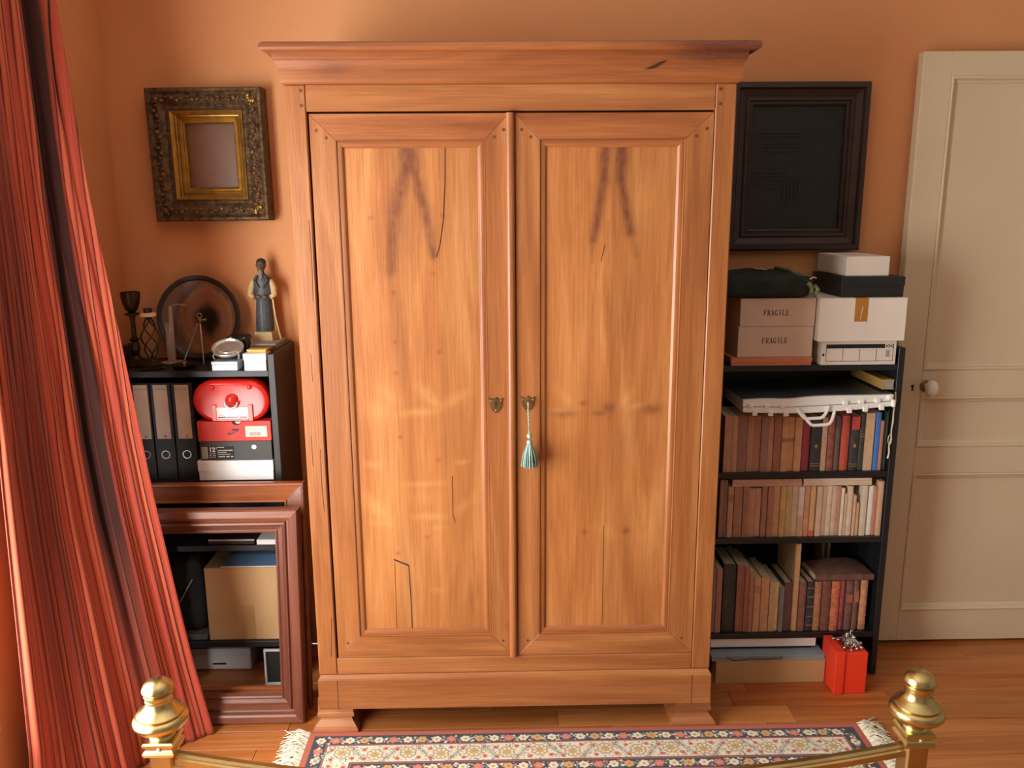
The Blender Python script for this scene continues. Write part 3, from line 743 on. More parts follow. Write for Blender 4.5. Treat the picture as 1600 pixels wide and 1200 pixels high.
XB = [(0.705, 0.719, 0.206), (0.719, 0.732, 0.205), (0.733, 0.752, 0.181), (0.754, 0.783, 0.181), (0.784, 0.805, 0.181), (0.805, 0.827, 0.175), (0.828, 0.847, 0.174), (0.849, 0.868, 0.181), (0.869, 0.889, 0.181), (0.89, 0.911, 0.181), (0.912, 0.931, 0.181), (0.932, 0.952, 0.181), (0.953, 0.973, 0.181), (0.973, 0.994, 0.181), (0.995, 1.013, 0.181), (1.015, 1.033, 0.18), (1.037, 1.055, 0.179), (1.055, 1.073, 0.18), (1.073, 1.09, 0.18), (1.091, 1.108, 0.179), (1.108, 1.121, 0.178), (1.122, 1.132, 0.171), (1.134, 1.144, 0.151), (1.144, 1.161, 0.178), (1.164, 1.172, 0.146), (1.172, 1.186, 0.116), (1.19, 1.21, 0.18), (1.214, 1.232, 0.177), (1.232, 1.246, 0.174), (1.2465, 1.2635, 0.195)]
SB = [((134, 82, 64), 'tall thin brown book', 'paper', ()), ((128, 74, 58), 'tall thin dark brown book', 'paper', ()), ((186, 124, 86), 'tan brown book', 'paper', (('label', .7, .85, (160, 96, 66)),)), ((158, 92, 68), 'wide brown book', 'paper', ()),
      ((152, 88, 66), 'plain brown book', 'paper', ()), ((184, 112, 80), 'rust tan lower book', 'paper', ()), ((190, 122, 88), 'light tan lower book', 'paper', ()), ((154, 92, 70), 'dull brown book', 'paper', ()), ((160, 96, 72), 'dull reddish brown book', 'paper', ()),
      ((202, 132, 86), 'orange tan book', 'paper', ()), ((206, 156, 88), 'mustard tan book', 'paper', ()), ((190, 160, 96), 'olive yellow book', 'paper', ()), ((206, 178, 138), 'greyish cream book', 'paper', ()),
      ((206, 150, 104), 'tan book with a tall white label', 'paper', (('label', .42, .98, (214, 206, 190), 'white label'),)), ((202, 130, 92), 'rosy tan book', 'paper', ()), ((212, 156, 92), 'yellow tan book with a red foot', 'paper', (('label', .0, .12, (222, 70, 40), 'red foot of the spine'),)),
      ((214, 170, 136), 'pale pink tan book', 'paper', ()), ((204, 156, 120), 'slim pinkish tan book', 'paper', ()), ((218, 186, 152), 'cream pink book', 'paper', ()), ((210, 172, 136), 'beige pink book', 'paper', ()), ((186, 116, 82), 'narrow rust book', 'paper', ()),
      ((236, 214, 180), 'very thin cream booklet', 'paper', ()), ((206, 160, 116), 'short tan booklet', 'paper', ()), ((222, 184, 146), 'beige book', 'paper', ()), ((204, 156, 116), 'short slim tan booklet', 'paper', ()), ((212, 160, 96), 'shortest yellow tan booklet', 'paper', ()),
      ((208, 190, 156), 'greenish cream book', 'paper', ()), ((234, 230, 218), 'white book', 'paper', ()), ((178, 108, 76), 'rust brown book beside the white one', 'paper', ()), ((206, 148, 106), 'tall tan book against the side panel', 'paper', ())]
row(XB, SB, 0.5212, -0.266, 0.15, 'in the middle row', 'books in the middle row')
XC = [(0.694, 0.708, 0.242), (0.708, 0.728, 0.24), (0.734, 0.778, 0.253), (0.78, 0.796, 0.251), (0.796, 0.807, 0.249), (0.807, 0.823, 0.245), (0.823, 0.839, 0.231), (0.841, 0.864, 0.204), (0.866, 0.894, 0.206), (0.896, 0.916, 0.187), (0.916, 0.93, 0.184), (0.931, 0.948, 0.167), (0.95, 0.978, 0.181), (0.98, 0.998, 0.326), (1.0, 1.025, 0.185), (1.028, 1.053, 0.185), (1.055, 1.08, 0.184), (1.082, 1.112, 0.187), (1.114, 1.142, 0.186), (1.144, 1.164, 0.186), (1.167, 1.192, 0.187), (1.194, 1.214, 0.187), (1.219, 1.244, 0.187)]
BND = ('bands', (.12, .3, .5, .7, .88), False)
SC_ = [((120, 92, 78), 'grey-brown book', 'cloth', ()), ((168, 96, 74), 'brick-coloured book', 'paper', ()), ((30, 30, 32), 'thick black book', 'leather', (('bands', (.62, .66), False),)), ((146, 78, 58), 'red-brown book', 'paper', ()), ((140, 72, 54), 'thin red-brown book', 'paper', ()),
       ((148, 80, 58), 'russet book', 'paper', ()), ((162, 98, 68), 'brown book', 'paper', ()), ((204, 138, 90), 'orange tan book', 'paper', (('label', .72, .86, (184, 112, 70)),)), ((206, 138, 88), 'wide orange tan book', 'paper', ()), ((196, 158, 112), 'beige book', 'paper', ()),
       ((226, 190, 106), 'yellow book', 'paper', ()), ((112, 116, 124), 'blue-grey book', 'cloth', ()), ((84, 52, 50), 'dark plum book', 'cloth', ()), ((216, 160, 96), 'tallest cream-sided tan book', 'paper', (('side', (206, 194, 156)),)), ((122, 72, 60), 'plum brown book', 'leather', ()),
       ((34, 34, 42), 'black leather book with silver bands', 'leather', (('bands', (.12, .3, .5, .7, .88), True),)), ((186, 106, 66), 'orange-brown leather book', 'leather', (BND,)), ((104, 54, 44), 'dark red-brown leather book', 'leather', (BND,)),
       ((206, 88, 50), 'bright orange leather book', 'leather', (BND,)), ((150, 48, 58), 'crimson leather book', 'leather', (BND,)), ((92, 56, 46), 'dark brown leather book with a red band', 'leather', (('label', .56, .72, (150, 66, 50), 'red band'),)),
       ((96, 60, 48), 'brown leather book with a russet band', 'leather', (('label', .56, .78, (158, 78, 56), 'russet band'),)), ((204, 120, 76), 'pale orange leather book', 'leather', (BND,))]
row(XC, SC_, 0.1652, -0.264, 0.17, 'on the lowest shelf', 'books on the lowest shelf')
# books lying flat
def flat_book(label, x0, x1, y0, y1, z0, z1, col, group=None, leather=False, spine='front'):
    t = thing('book', label, 'book', ((x0 + x1) / 2, (y0 + y1) / 2, z0), group)
    m = cover_mat(col, leather); b = min(.0025, (z1 - z0) * .18)
    c = MB().box(x0, x1, y0, y1, z0, z0 + b).box(x0, x1, y0, y1, z1 - b, z1)
    if spine == 'front': c.box(x0, x1, y0 - .0015, y0 + b, z0, z1, .0008)
    else: c.box(x1 - b, x1, y0, y1, z0, z1)
    obj('cover', c, m, t)
    obj('pages', MB().box(x0 + .003, x1 - .003, y0 + b, y1 - .003, z0 + b, z1 - b), M_PAGES, t)
    return t
ZB = 0.7025
G = 'books lying on the middle row'
flat_book('pinkish book lying flat on the middle row, lower one nearer the armoire', 0.745, 0.982, -0.264, -0.11, ZB, ZB + .0125, (196, 140, 112), G)
flat_book('pale pinkish book lying flat on top of the pile nearer the armoire', 0.746, 0.981, -0.264, -0.11, ZB + .0126, ZB + .0255, (206, 150, 120), G)
for k, (c, nm) in enumerate((((222, 182, 144), 'bottom'), ((226, 192, 156), 'middle'), ((230, 200, 168), 'top'))):
    flat_book(f'thin cream book lying flat, {nm} of the pile of three nearer the white door', 0.988, 1.222 - .001 * k, -0.264, -0.11, ZB + .0004 + .0085 * k, ZB + .0086 + .0085 * k, c, G)
lz = 0.3535
t = thing('book', 'large brown leather book lying flat on the orange and crimson leather books', 'book', (1.155, -0.18, lz))
obj('cover', MB().loft_sq([(lz, 1.056, 1.256, -0.262, -0.15), (lz + .004, 1.054, 1.258, -0.266, -0.148), (lz + .022, 1.054, 1.258, -0.266, -0.148), (lz + .026, 1.060, 1.254, -0.26, -0.15), (lz + .040, 1.11, 1.22, -0.205, -0.165), (lz + .046, 1.135, 1.195, -0.188, -0.172)]), cover_mat((84, 50, 40), True), t, 30)
obj('pages', MB().box(1.0505, 1.056, -0.258, -0.152, lz + .004, lz + .021), M_PAGES, t)
for k in range(4): obj('raised_band', MB().box(1.09 + k * .042, 1.094 + k * .042, -0.2675, -0.262, lz + .002, lz + .024, .001), cover_mat((84, 48, 38), True), t)
for k, (xx, yy) in enumerate(((1.150, -0.052), (1.172, -0.05))):
    t = thing('booklet', ('thin cream booklet upright behind the leather book', 'thin white booklet upright behind the leather book, nearer the door')[k], 'booklet', (xx, yy, 0.165), 'booklets behind the leather book')
    obj('cover', MB().box(xx - .005, xx + .005, yy - .03, yy + .035, 0.1652, 0.425), mat('paper_cover', (212, 186, 146) if k == 0 else (226, 212, 184), .6, 0, .1, 45), t)
    obj('pages', MB().box(xx - .0035, xx + .0035, yy - .029, yy + .034, 0.425, 0.427), M_PAGES, t)
t = thing('book', 'yellow-sided book lying on the white plastic case against the side panel', 'book', (1.24, -0.16, 1.037))
obj('cover', MB().box(1.222, 1.262, -0.275, -0.03, 1.0372, 1.0402).box(1.222, 1.262, -0.275, -0.03, 1.0662, 1.0692).box(1.222, 1.2245, -0.275, -0.03, 1.0402, 1.0662), mat('paper_cover', (208, 164, 84), .5, 0, .08, 40), t)
obj('pages', MB().box(1.2245, 1.2605, -0.273, -0.032, 1.0402, 1.0662), M_GREY, t, label='grey fore-edge')
t = thing('folder', 'dark green thin folder upright beside the bright blue slim book', 'folder', (1.256, -0.2, 0.755))
obj('cover', MB().box(1.2485, 1.2505, -0.262, -0.08, .7552, .965).box(1.2595, 1.2615, -0.262, -0.08, .7552, .965).box(1.2505, 1.2595, -0.084, -0.08, .7552, .965), mat('dark_green_card', (44, 56, 52), .5), t)
obj('papers', MB().box(1.2508, 1.2592, -0.258, -0.086, .756, .955), mat('grey_papers', (92, 96, 92), .8), t)
t = thing('bookmark_ribbon', 'cream paper ribbon hanging down the side panel by the dark green folder', 'ribbon', (1.262, -0.284, 1.03))
rb = MB(); pts = [(1.2635, 1.030), (1.2655, 1.0), (1.2635, .965), (1.2645, .93), (1.261, .90), (1.2625, .872), (1.2585, .845), (1.2605, .82), (1.2565, .803)]
obj('strip', rb.tube([(x, -0.2845 - .0012 * math.sin(k * 1.7), z) for k, (x, z) in enumerate(pts)], [.0028, .003, .0026, .003, .0024, .0022, .0028, .0028, .0034], 6), M_CREAM, t, 60)
obj('loop', MB().tube([(1.2585 + .006 * math.cos(a), -0.2855, .868 + .017 * math.sin(a)) for a in [2 * math.pi * k / 14 for k in range(14)]], .0014, 5, True), M_CREAM, t, 60)

# ------------------------------------------------------------------ white plastic carrying case lying on the upper row of books
cs = thing('carrying_case', 'white plastic document case with double handle and clips lying on the upper books', 'case', (1.0, -0.17, 0.96))
def ztop(x): return 1.0165 + .016 * (x - .75) / .5 - .006 * math.exp(-((x - .90) / .06) ** 2) + .003 * math.sin((x - .75) * 9)
def zbot(x): return 0.976 - .014 * math.sin(min(1, max(0, (x - .75) / .5)) * math.pi) * (1 - .35 * (x - .75) / .5) + .016 * (x - .75) / .5
xs = [0.752 + .492 * k / 24 for k in range(25)]
YC0, YC1 = -0.318, -0.025
def slab(y0, y1, fa, fb, dx=0):
    mb = MB(); n = len(xs); vs = []
    for yy in (y0, y1):
        for f in (fa, fb):
            vs += [(x + dx * (yy - y0), yy, f(x)) for x in xs]
    fs = []
    def strip(a, b):
        for k in range(n - 1): fs.append((a + k, a + k + 1, b + k + 1, b + k))
    strip(0, n); strip(n, 3 * n); strip(3 * n, 2 * n); strip(2 * n, 0)
    fs += [(0, n, 3 * n, 2 * n), (n - 1, 2 * n - 1, 4 * n - 1, 3 * n - 1)]
    return mb.add(vs, fs)
zm = lambda x: ztop(x) - .6 * (ztop(x) - zbot(x))
obj('upper_shell', slab(YC0 + .004, YC1, lambda x: zm(x) + .0015, lambda x: ztop(x) - .001), M_PLASTIC, cs, 40)
obj('lower_shell', slab(YC0, YC1, zbot, lambda x: zm(x) - .001), M_PLASTIC, cs, 40)
obj('dark_lid_film', slab(YC0 + .014, YC1 - .004, lambda x: ztop(x) - .001, lambda x: ztop(x) + .001), mat('dark_glossy_film', (70, 75, 80), .3, 0, .1, 10), cs, 40, label='dark glossy cover sheet')
for k, x in enumerate((.790, .842, .893, 1.10, 1.152, 1.205)):
    z = zbot(x)
    obj('clip', MB().box(x - .0085, x + .0085, YC0 - .005, YC0 + .004, z - .010, z + .008, .002), M_PLASTIC, cs)
    x2 = x - .014; z = zm(x2)
    obj('clip', MB().box(x2 - .0085, x2 + .0085, YC0 - .004, YC0 + .006, z - .002, z + .012, .002), M_PLASTIC, cs)
obj('corner_clip', MB().ell((1.232, YC0 + .006, ztop(1.232) - .010), (.013, .008, .010), 14, 8), M_PLASTIC, cs, 60)
obj('corner_clip', MB().box(1.238, 1.250, YC0 - .004, YC0 + .012, zbot(1.24) - .004, zbot(1.24) + .020, .003), M_PLASTIC, cs)
def handle(x0, x1, dz, yo, zoff):
    pts = []
    for k in range(15):
        u = k / 14
        s = math.sin(math.pi * u)
        x = x0 + (x1 - x0) * u
        d = dz * min(1, s * 1.45) ** .8
        pts.append((x, YC0 - .004 - yo * min(1, s * 2), zbot(x) * (1 - zoff) + zm(x) * zoff - d))
    return MB().tube(pts, .0055, 8)
obj('handle', handle(.925, 1.03, .034, .014, .9), M_PLASTIC, cs, 60)
obj('handle', handle(.945, 1.05, .036, .022, .0), M_PLASTIC, cs, 60)

# ------------------------------------------------------------------ boxes on the bookcase by the door
def carton(name, label, cat, x0, x1, y0, y1, z0, z1, m, group=None, lid=None, flap=False, bev=.0012):
    t = thing(name, label, cat, ((x0 + x1) / 2, (y0 + y1) / 2, z0), group)
    if lid:
        obj('body', MB().box(x0 + .002, x1 - .002, y0 + .002, y1 - .002, z0, z1 - .002, bev), m, t)
        obj('lid', MB().box(x0, x1, y0, y1, z1 - lid, z1, bev), m, t)
    elif flap:
        obj('body', MB().box(x0, x1, y0, y1, z0, z1 - .0015, bev), m, t)
        ym_ = (y0 + y1) / 2
        obj('flap', MB().box(x0, x1, y0, ym_ - .0008, z1 - .0015, z1), m, t); obj('flap', MB().box(x0, x1, ym_ + .0008, y1, z1 - .0015, z1), m, t)
    return t
t = carton('flat_box', 'thin rust-coloured flat box on the shelf under the two FRAGILE cartons', 'box', .714, .981, -.283, -.03, 1.1222, 1.1495, mat('rust_card', (204, 128, 92), .7, 0, .05, 10), lid=.018)
FX = (.735, .979)
t1 = carton('carton', 'lower buff carton printed FRAGILE, on the thin rust flat box', 'box', .735, .979, -.280, -.04, 1.150, 1.2505, M_CARDPINK, 'FRAGILE cartons', flap=True)
obj('lettering', serif_mb('FRAGILE', .812, .897, 1.196, 1.2135, -.2806), M_INK, t1)
t2 = carton('carton', 'upper buff carton printed FRAGILE, under the dark bag', 'box', .738, .981, -.281, -.04, 1.251, 1.3415, M_CARDPINK, 'FRAGILE cartons', flap=True)
obj('lettering', serif_mb('FRAGILE', .812, .897, 1.286, 1.3035, -.2816), M_INK, t2)
# dark bag
def lumpy(x0, x1, y0, y1, z0, z1, amp, seed, nx=26, ny=18, nz=5, p=3.2):
    r = np.random.default_rng(seed); ph = r.uniform(0, 6.28, 8)
    q = MB(); n, m = 40, 18; vs = []
    cx, cy, cz = (x0 + x1) / 2, (y0 + y1) / 2, (z0 + z1) / 2
    def sg(v, e): return math.copysign(abs(v) ** e, v)
    for i in range(m + 1):
        b = -math.pi / 2 + math.pi * i / m
        for k in range(n):
            a = 2 * math.pi * k / n
            X = sg(math.cos(b), .22) * sg(math.cos(a), .25); Y = sg(math.cos(b), .22) * sg(math.sin(a), .25); Z = sg(math.sin(b), .5)
            d = amp * (math.sin(7 * X + 3 * Y + ph[0]) + .7 * math.sin(9 * Y - 4 * X + ph[1]) + .5 * math.sin(15 * X + ph[2] + 5 * Y))
            zz = cz + (z1 - z0) / 2 * Z + (d if Z > -.2 else 0)
            vs.append((cx + (x1 - x0) / 2 * X + d * .6, cy + (y1 - y0) / 2 * Y + d * .6, max(z0, zz)))
    fs = [(i * n + k, i * n + (k + 1) % n, (i + 1) * n + (k + 1) % n, (i + 1) * n + k) for i in range(m) for k in range(n)]
    return q.add(vs, fs)
M_CLOTH = mat('dark_green_black_cloth', (40, 48, 44), .8, 0, .25, 20, .25, .3, 90)
bag = thing('cloth_bag', 'dark green-black folded cloth bag with a white tag on the FRAGILE cartons', 'bag', (.83, -.16, 1.342))
obj('body', lumpy(.672, .972, -.298, -.03, 1.342, 1.418, .0042, 3), M_CLOTH, bag, 80)
obj('tag', MB().box(-.021, .021, -.012, .012, -.0006, .0006).xf(Matrix.Translation((.822, -.19, 1.4295)) @ Matrix.Rotation(.12, 4, 'Y')), M_OFFW, bag, label='white paper tag')
M_STRAP = mat('green_patterned_strap', (120, 132, 88), .7, 0, .5, 120)
obj('strap', MB().tube([(.905, -.10, 1.428), (.918, -.20, 1.424), (.932, -.262, 1.409), (.942, -.292, 1.392)], .006, 6), M_STRAP, bag, 60)
obj('strap_end', MB().tube([(.942, -.300, 1.392), (.955, -.304, 1.377), (.952, -.308, 1.358), (.965, -.306, 1.352), (.974, -.304, 1.372), (.962, -.302, 1.383)], .008, 6), M_STRAP, bag, 60)
obj('buckle', MB().tube([(.948, -.297, 1.402), (.962, -.296, 1.410), (.972, -.292, 1.405)], .0025, 6), M_CHROME, bag, 60)

pb = carton('printed_box', 'white box printed with four framed squares, under the taped white carton', 'box', 1.008, 1.254, -.283, -.04, 1.1222, 1.203, M_OFFW, lid=None, flap=True)
f = MB(); yy0, yy1 = -.2838, -.2825
def fr(x0, x1, z0, z1, w=.0011):
    f.box(x0, x1, yy0, yy1, z0, z0 + w).box(x0, x1, yy0, yy1, z1 - w, z1).box(x0, x0 + w, yy0, yy1, z0, z1).box(x1 - w, x1, yy0, yy1, z0, z1)
fr(1.024, 1.244, 1.134, 1.190)
for k in (1, 2, 3): f.box(1.024 + .055 * k - .0005, 1.024 + .055 * k + .0005, yy0, yy1, 1.135, 1.176)
obj('printed_frame', f, M_INK, pb)
obj('printed_band', MB().box(1.025, 1.243, yy0, yy1, 1.177, 1.189), M_INK, pb)
obj('round_sticker', disc_prism(1.228, 1.184, .0125, -.2846, -.2838, 20), M_OFFW, pb, label='round white sticker')
obj('sticker_mark', text_mb('2', .014, 1.228, -.2852, 1.184).box(1.219, 1.223, -.2852, -.2846, 1.181, 1.187).box(1.233, 1.237, -.2852, -.2846, 1.181, 1.187), M_INK, pb)
obj('grey_patch', MB().box(1.220, 1.233, yy0, yy1, 1.148, 1.170), M_GREY, pb)
obj('small_mark', MB().prism([(1.0155 + .0035 * math.cos(a), 1.156 + .005 * math.sin(a)) for a in [2 * math.pi * k / 8 for k in range(8)]], yy0, yy1), M_INK, pb)
ct = carton('carton', 'large white carton with brown tape down its front, over the printed box', 'box', .985, 1.266, -.305, -.03, 1.2035, 1.3425, M_OFFW, flap=True)
obj('tape', MB().box(1.098, 1.140, -.3057, -.3048, 1.267, 1.3428).box(1.098, 1.140, -.3057, -.032, 1.3425, 1.3431), M_TAPE, ct, label='shiny brown packing tape')
obj('tape_tear', MB().prism([(1.117, 1.275), (1.1185, 1.275), (1.124, 1.318), (1.122, 1.318)], -.3062, -.3055), M_OFFW, ct)
bk = carton('black_box', 'wide black lidded box on the taped white carton', 'box', 1.058, 1.262, -.286, -.035, 1.3433, 1.408, M_BLACK, lid=.03)
wb = carton('white_box', 'small white box on top of the wide black box', 'box', 1.074, 1.212, -.274, -.03, 1.4085, 1.472, M_OFFW, lid=.062)

# below the lowest shelf
cb = carton('carton', 'long low cardboard box on the floor under the bookcase by the door', 'box', .704, 1.086, -.322, -.05, 0.0005, .0845, M_CARD, flap=True)
obj('tape', MB().box(.80, .80 + .0006, -.3226, -.3215, .002, .083), M_TAPE2, cb)
fb = thing('folder', 'pale blue-grey bent folder lying on the long cardboard box', 'folder', (.89, -.17, .085))
M_BLUEG = mat('blue_grey_card', (150, 166, 176), .5, 0, .1, 10)
obj('cover', MB().box(.6905, 1.088, -.318, -.04, .0850, .0880, .0006).box(.6905, 1.088, -.314, -.04, .0965, .0995, .0006), M_BLUEG, fb)
obj('papers', MB().box(.69, 1.085, -.312, -.045, .0880, .0965), M_GREY, fb)
obj('tie', MB().tube([(.74, -.319, .0995), (.765, -.321, .088), (.82, -.321, .093), (.88, -.321, .0925), (.93, -.320, .094), (.935, -.319, .1)], .0014, 5), M_INK, fb, 60)
t = carton('gap_shade_slab', 'black shallow tray under the long white flat box', 'gap_shade_slab', .70, 1.06, -.265, -.04, .0998, .1105, M_BLACK, lid=.005)  # black slab stands in for the shaded gap between folder and white box
t = carton('flat_box', 'long white flat box pushed under the lowest shelf of the bookcase by the door', 'box', .694, 1.068, -.272, -.03, .111, .1435, M_WHITE, lid=.0325)
# red box with lid
rx0, rx1 = 1.0885, 1.1985
gr = thing('gift_box', 'bright red lidded box standing on the floor by the white door', 'box', ((rx0 + rx1) / 2, -.33, 0))
obj('lid', MB().box(rx0, rx0 + .031, -.4, -.282, 0.0008, .158, .0015), M_RED_GIFT, gr)
obj('body', MB().box(rx0 + .031, rx1, -.394, -.285, 0.0008, .152, .0015), M_RED_GIFT, gr)
ch = thing('chrome_ornament', 'small shiny chrome ornament with knobs and bars lying on the red box', 'ornament', (1.158, -.335, .152))
cz = .1522
obj('body', MB().loft_sq([(cz + .003, 1.130, 1.182, -.360, -.316), (cz + .014, 1.130, 1.184, -.358, -.314), (cz + .020, 1.138, 1.176, -.350, -.318), (cz + .032, 1.142, 1.168, -.345, -.322)]), M_CHROME, ch, 40)
cz_ = MB()
for a, b, c, r in ((1.150, -.33, cz + .034, .008), (1.168, -.345, cz + .030, .006), (1.126, -.37, cz + .006, .006), (1.144, -.384, cz + .0045, .0045), (1.165, -.378, cz + .006, .006), (1.184, -.372, cz + .006, .006), (1.192, -.345, cz + .008, .006), (1.180, -.30, cz + .03, .005), (1.118, -.335, cz + .018, .005), (1.112, -.31, cz + .008, .006)):
    obj('knob', MB().ell((a, b, c), (r, r, r), 12, 8), M_CHROME, ch, 60)
    cz_.tube([(a, b, c), ((a + 1.155) / 2, (b - .336) / 2 , c + .012), (1.155, -.336, cz + .015)], .0022, 6)
obj('bars', cz_, M_CHROME, ch, 60)
obj('hoop', MB().tube([(1.148 + .014 * math.cos(a), -.368 + .004 * math.cos(a), cz + .0185 + .013 * math.sin(a)) for a in [2 * math.pi * k / 16 for k in range(16)]], .002, 6, True), M_CHROME, ch, 60)

# ------------------------------------------------------------------ things on top of the bookcase by the curtain
ZT = 1.1222
t = thing('candlestick', 'dark metal candlestick with a wide cup, nearest the curtain', 'candlestick', (-1.255, -.16, ZT), 'candlesticks')
obj('base', MB().lathe([(.048, ZT), (.05, ZT + .006), (.044, ZT + .010), (.03, ZT + .016), (.018, ZT + .026), (.012, ZT + .034)], (-1.255, -.16, 0), 24), M_BRONZE, t, 40)
obj('stem', MB().lathe([(.010, ZT + .034), (.014, ZT + .048), (.016, ZT + .062), (.009, ZT + .080), (.017, ZT + .088), (.008, ZT + .096), (.0075, ZT + .15), (.010, ZT + .165), (.024, ZT + .170), (.024, ZT + .175), (.010, ZT + .179)], (-1.255, -.16, 0), 20), M_BRONZE, t, 40)
obj('cup', MB().lathe([(.010, ZT + .179), (.018, ZT + .186), (.026, ZT + .205), (.030, ZT + .225), (.031, ZT + .246), (.027, ZT + .246), (.024, ZT + .215), (.002, ZT + .205)], (-1.255, -.16, 0), 24), M_BRONZE, t, 40)
sx_, sy_ = -1.172, -.232
t = thing('candlestick', 'wrought spiral candle holder with a cream wax ring, before the dark candlestick', 'candlestick', (sx_, sy_, ZT), 'candlesticks')
obj('base', MB().lathe([(.034, ZT), (.036, ZT + .005), (.028, ZT + .010), (.030, ZT + .016), (.016, ZT + .026), (.010, ZT + .034)], (sx_, sy_, 0), 24), M_BRONZE, t, 40)
for ph in (0, math.pi / 2, math.pi, 3 * math.pi / 2):
    pts = []
    for k in range(25):
        u = k / 24
        r = .006 + .022 * math.sin(math.pi * u) ** .8
        a = ph + u * 3.6
        pts.append((sx_ + r * math.cos(a), sy_ + r * math.sin(a), ZT + .034 + .132 * u))
    obj('spiral_bar', MB().tube(pts, .0028, 6), M_BRONZE, t, 60)
obj('wax_ring', MB().lathe([(.017, ZT + .172), (.024, ZT + .174), (.0255, ZT + .180), (.022, ZT + .184), (.012, ZT + .186)], (sx_, sy_, 0), 22), mat('cream_wax', (226, 196, 160), .5, 0, .05), t, 60)
obj('candle_cup', MB().lathe([(.006, ZT + .164), (.014, ZT + .172), (.013, ZT + .19), (.014, ZT + .2), (.004, ZT + .197)], (sx_, sy_, 0), 18), M_BRONZE, t, 40)
t = thing('angular_stand', 'pale metal stand of two upright blades with a thin bent arm, before the plate', 'stand', (-1.155, -.12, ZT))
obj('base', MB().lathe([(.040, ZT), (.041, ZT + .003), (.014, ZT + .006), (.001, ZT + .0065)], (-1.15, -.115, 0), 24), M_PALEMETAL, t, 40)
obj('blade', MB().loft_sq([(ZT + .004, -1.160, -1.136, -.135, -.127), (ZT + .195, -1.1425, -1.1325, -.133, -.129)]), M_PALEMETAL, t)
obj('blade', MB().loft_sq([(ZT + .004, -1.171, -1.160, -.112, -.104), (ZT + .135, -1.170, -1.161, -.110, -.106)]), M_PALEMETAL, t)
obj('arm', MB().tube([(-1.1375, -.131, ZT + .19), (-1.130, -.131, ZT + .199), (-1.11, -.133, ZT + .201), (-1.083, -.136, ZT + .196)], .0018, 6), M_PALEMETAL, t, 60)
# plate leaning on the wall
M_AGATE, nt, N, L, P = newmat('banded_agate_plate')
tc = N.new('ShaderNodeTexCoord'); mp = N.new('ShaderNodeMapping'); mp.inputs['Location'].default_value = (-.035, 0, .012); mp.inputs['Scale'].default_value = (1.25, 1, 1)
L.new(tc.outputs['Object'], mp.inputs['Vector'])
nz = N.new('ShaderNodeTexNoise'); nz.inputs['Scale'].default_value = 11; nz.inputs['Detail'].default_value = 4; L.new(mp.outputs[0], nz.inputs['Vector'])
ln_ = N.new('ShaderNodeVectorMath'); ln_.operation = 'LENGTH'; L.new(mp.outputs[0], ln_.inputs[0])
ma = N.new('ShaderNodeMath'); ma.operation = 'MULTIPLY_ADD'; ma.inputs[1].default_value = .085; L.new(nz.outputs['Fac'], ma.inputs[0]); L.new(ln_.outputs['Value'], ma.inputs[2])
cr = N.new('ShaderNodeValToRGB'); e = cr.color_ramp.elements
e[0].position = .070; e[0].color = lin((20, 14, 11)); e[1].position = .20; e[1].color = lin((120, 84, 60))
for p_, c_ in ((.085, (44, 30, 22)), (.10, (120, 74, 46)), (.115, (138, 88, 54)), (.135, (136, 84, 54)), (.15, (144, 100, 66)), (.17, (96, 66, 48))):
    x = e.new(p_); x.color = lin(c_)
L.new(ma.outputs[0], cr.inputs[0]); L.new(cr.outputs[0], P.inputs['Base Color']); P.inputs['Roughness'].default_value = .3
t = thing('plate', 'large round brown banded plate with dark rim leaning on the wall', 'plate', (-1.070, -.045, 1.268))
R_ = .141
obj('dish', MB().lathe([(.001, -.012), (.09, -.012), (.126, -.022), (.128, -.018), (.10, -.004), (.06, .0), (.001, .0)], (-1.070, -.045, 1.268), 48, 'Y'), M_AGATE, t, 40)
obj('rim', MB().lathe([(.125, -.0215), (.130, -.026), (R_, -.0285), (R_ + .002, -.026), (.129, -.016), (.125, -.018)], (-1.070, -.045, 1.268), 48, 'Y', cap=False), mat('dark_plate_rim', (46, 32, 26), .35), t, 40)
t.rotation_euler = (-.13, 0, 0)
# tripod easel
t = thing('tripod_stand', 'small thin-legged metal tripod in front of the plate', 'tripod', (-1.045, -.13, ZT))
hx, hy, hz = -1.043, -.135, 1.272
for fx, fy in ((-1.103, -.155), (-1.030, -.165), (-1.055, -.098)):
    obj('leg', MB().tube([(hx + (fx - hx) * .06, hy + (fy - hy) * .06, hz - .008), (fx, fy, ZT + .0018)], [.0026, .0018], 6), M_SILVER, t, 60)
obj('hub', MB().lathe([(.007, hz - .014), (.009, hz - .010), (.009, hz + .002), (.006, hz + .006)], (hx, hy, 0), 14), M_BRASS_OLD, t, 40)
obj('ring', MB().tube([(hx + .0075 * math.cos(a), hy, hz + .013 + .0075 * math.sin(a)) for a in [2 * math.pi * k / 16 for k in range(16)]], .0018, 6, True), M_SILVER, t, 60)
obj('thumbscrew', MB().lathe([(.0025, .008), (.0025, .014), (.006, .015), (.006, .022), (.001, .023)], (hx, hy, hz - .002), 10, 'X'), M_BRASS, t, 40)
t = thing('brass_dish', 'low round brass dish on the bookcase top under the tripod', 'dish', (-1.075, -.225, ZT))
obj('bowl', MB().lathe([(.030, ZT), (.036, ZT + .004), (.042, ZT + .013), (.044, ZT + .014), (.041, ZT + .011), (.030, ZT + .007), (.001, ZT + .006)], (-1.075, -.222, 0), 28), M_BRONZE, t, 40)
obj('knob', MB().lathe([(.008, ZT + .006), (.006, ZT + .012), (.012, ZT + .017), (.010, ZT + .022), (.001, ZT + .024)], (-1.075, -.222, 0), 16), M_BRASS_OLD, t, 50)
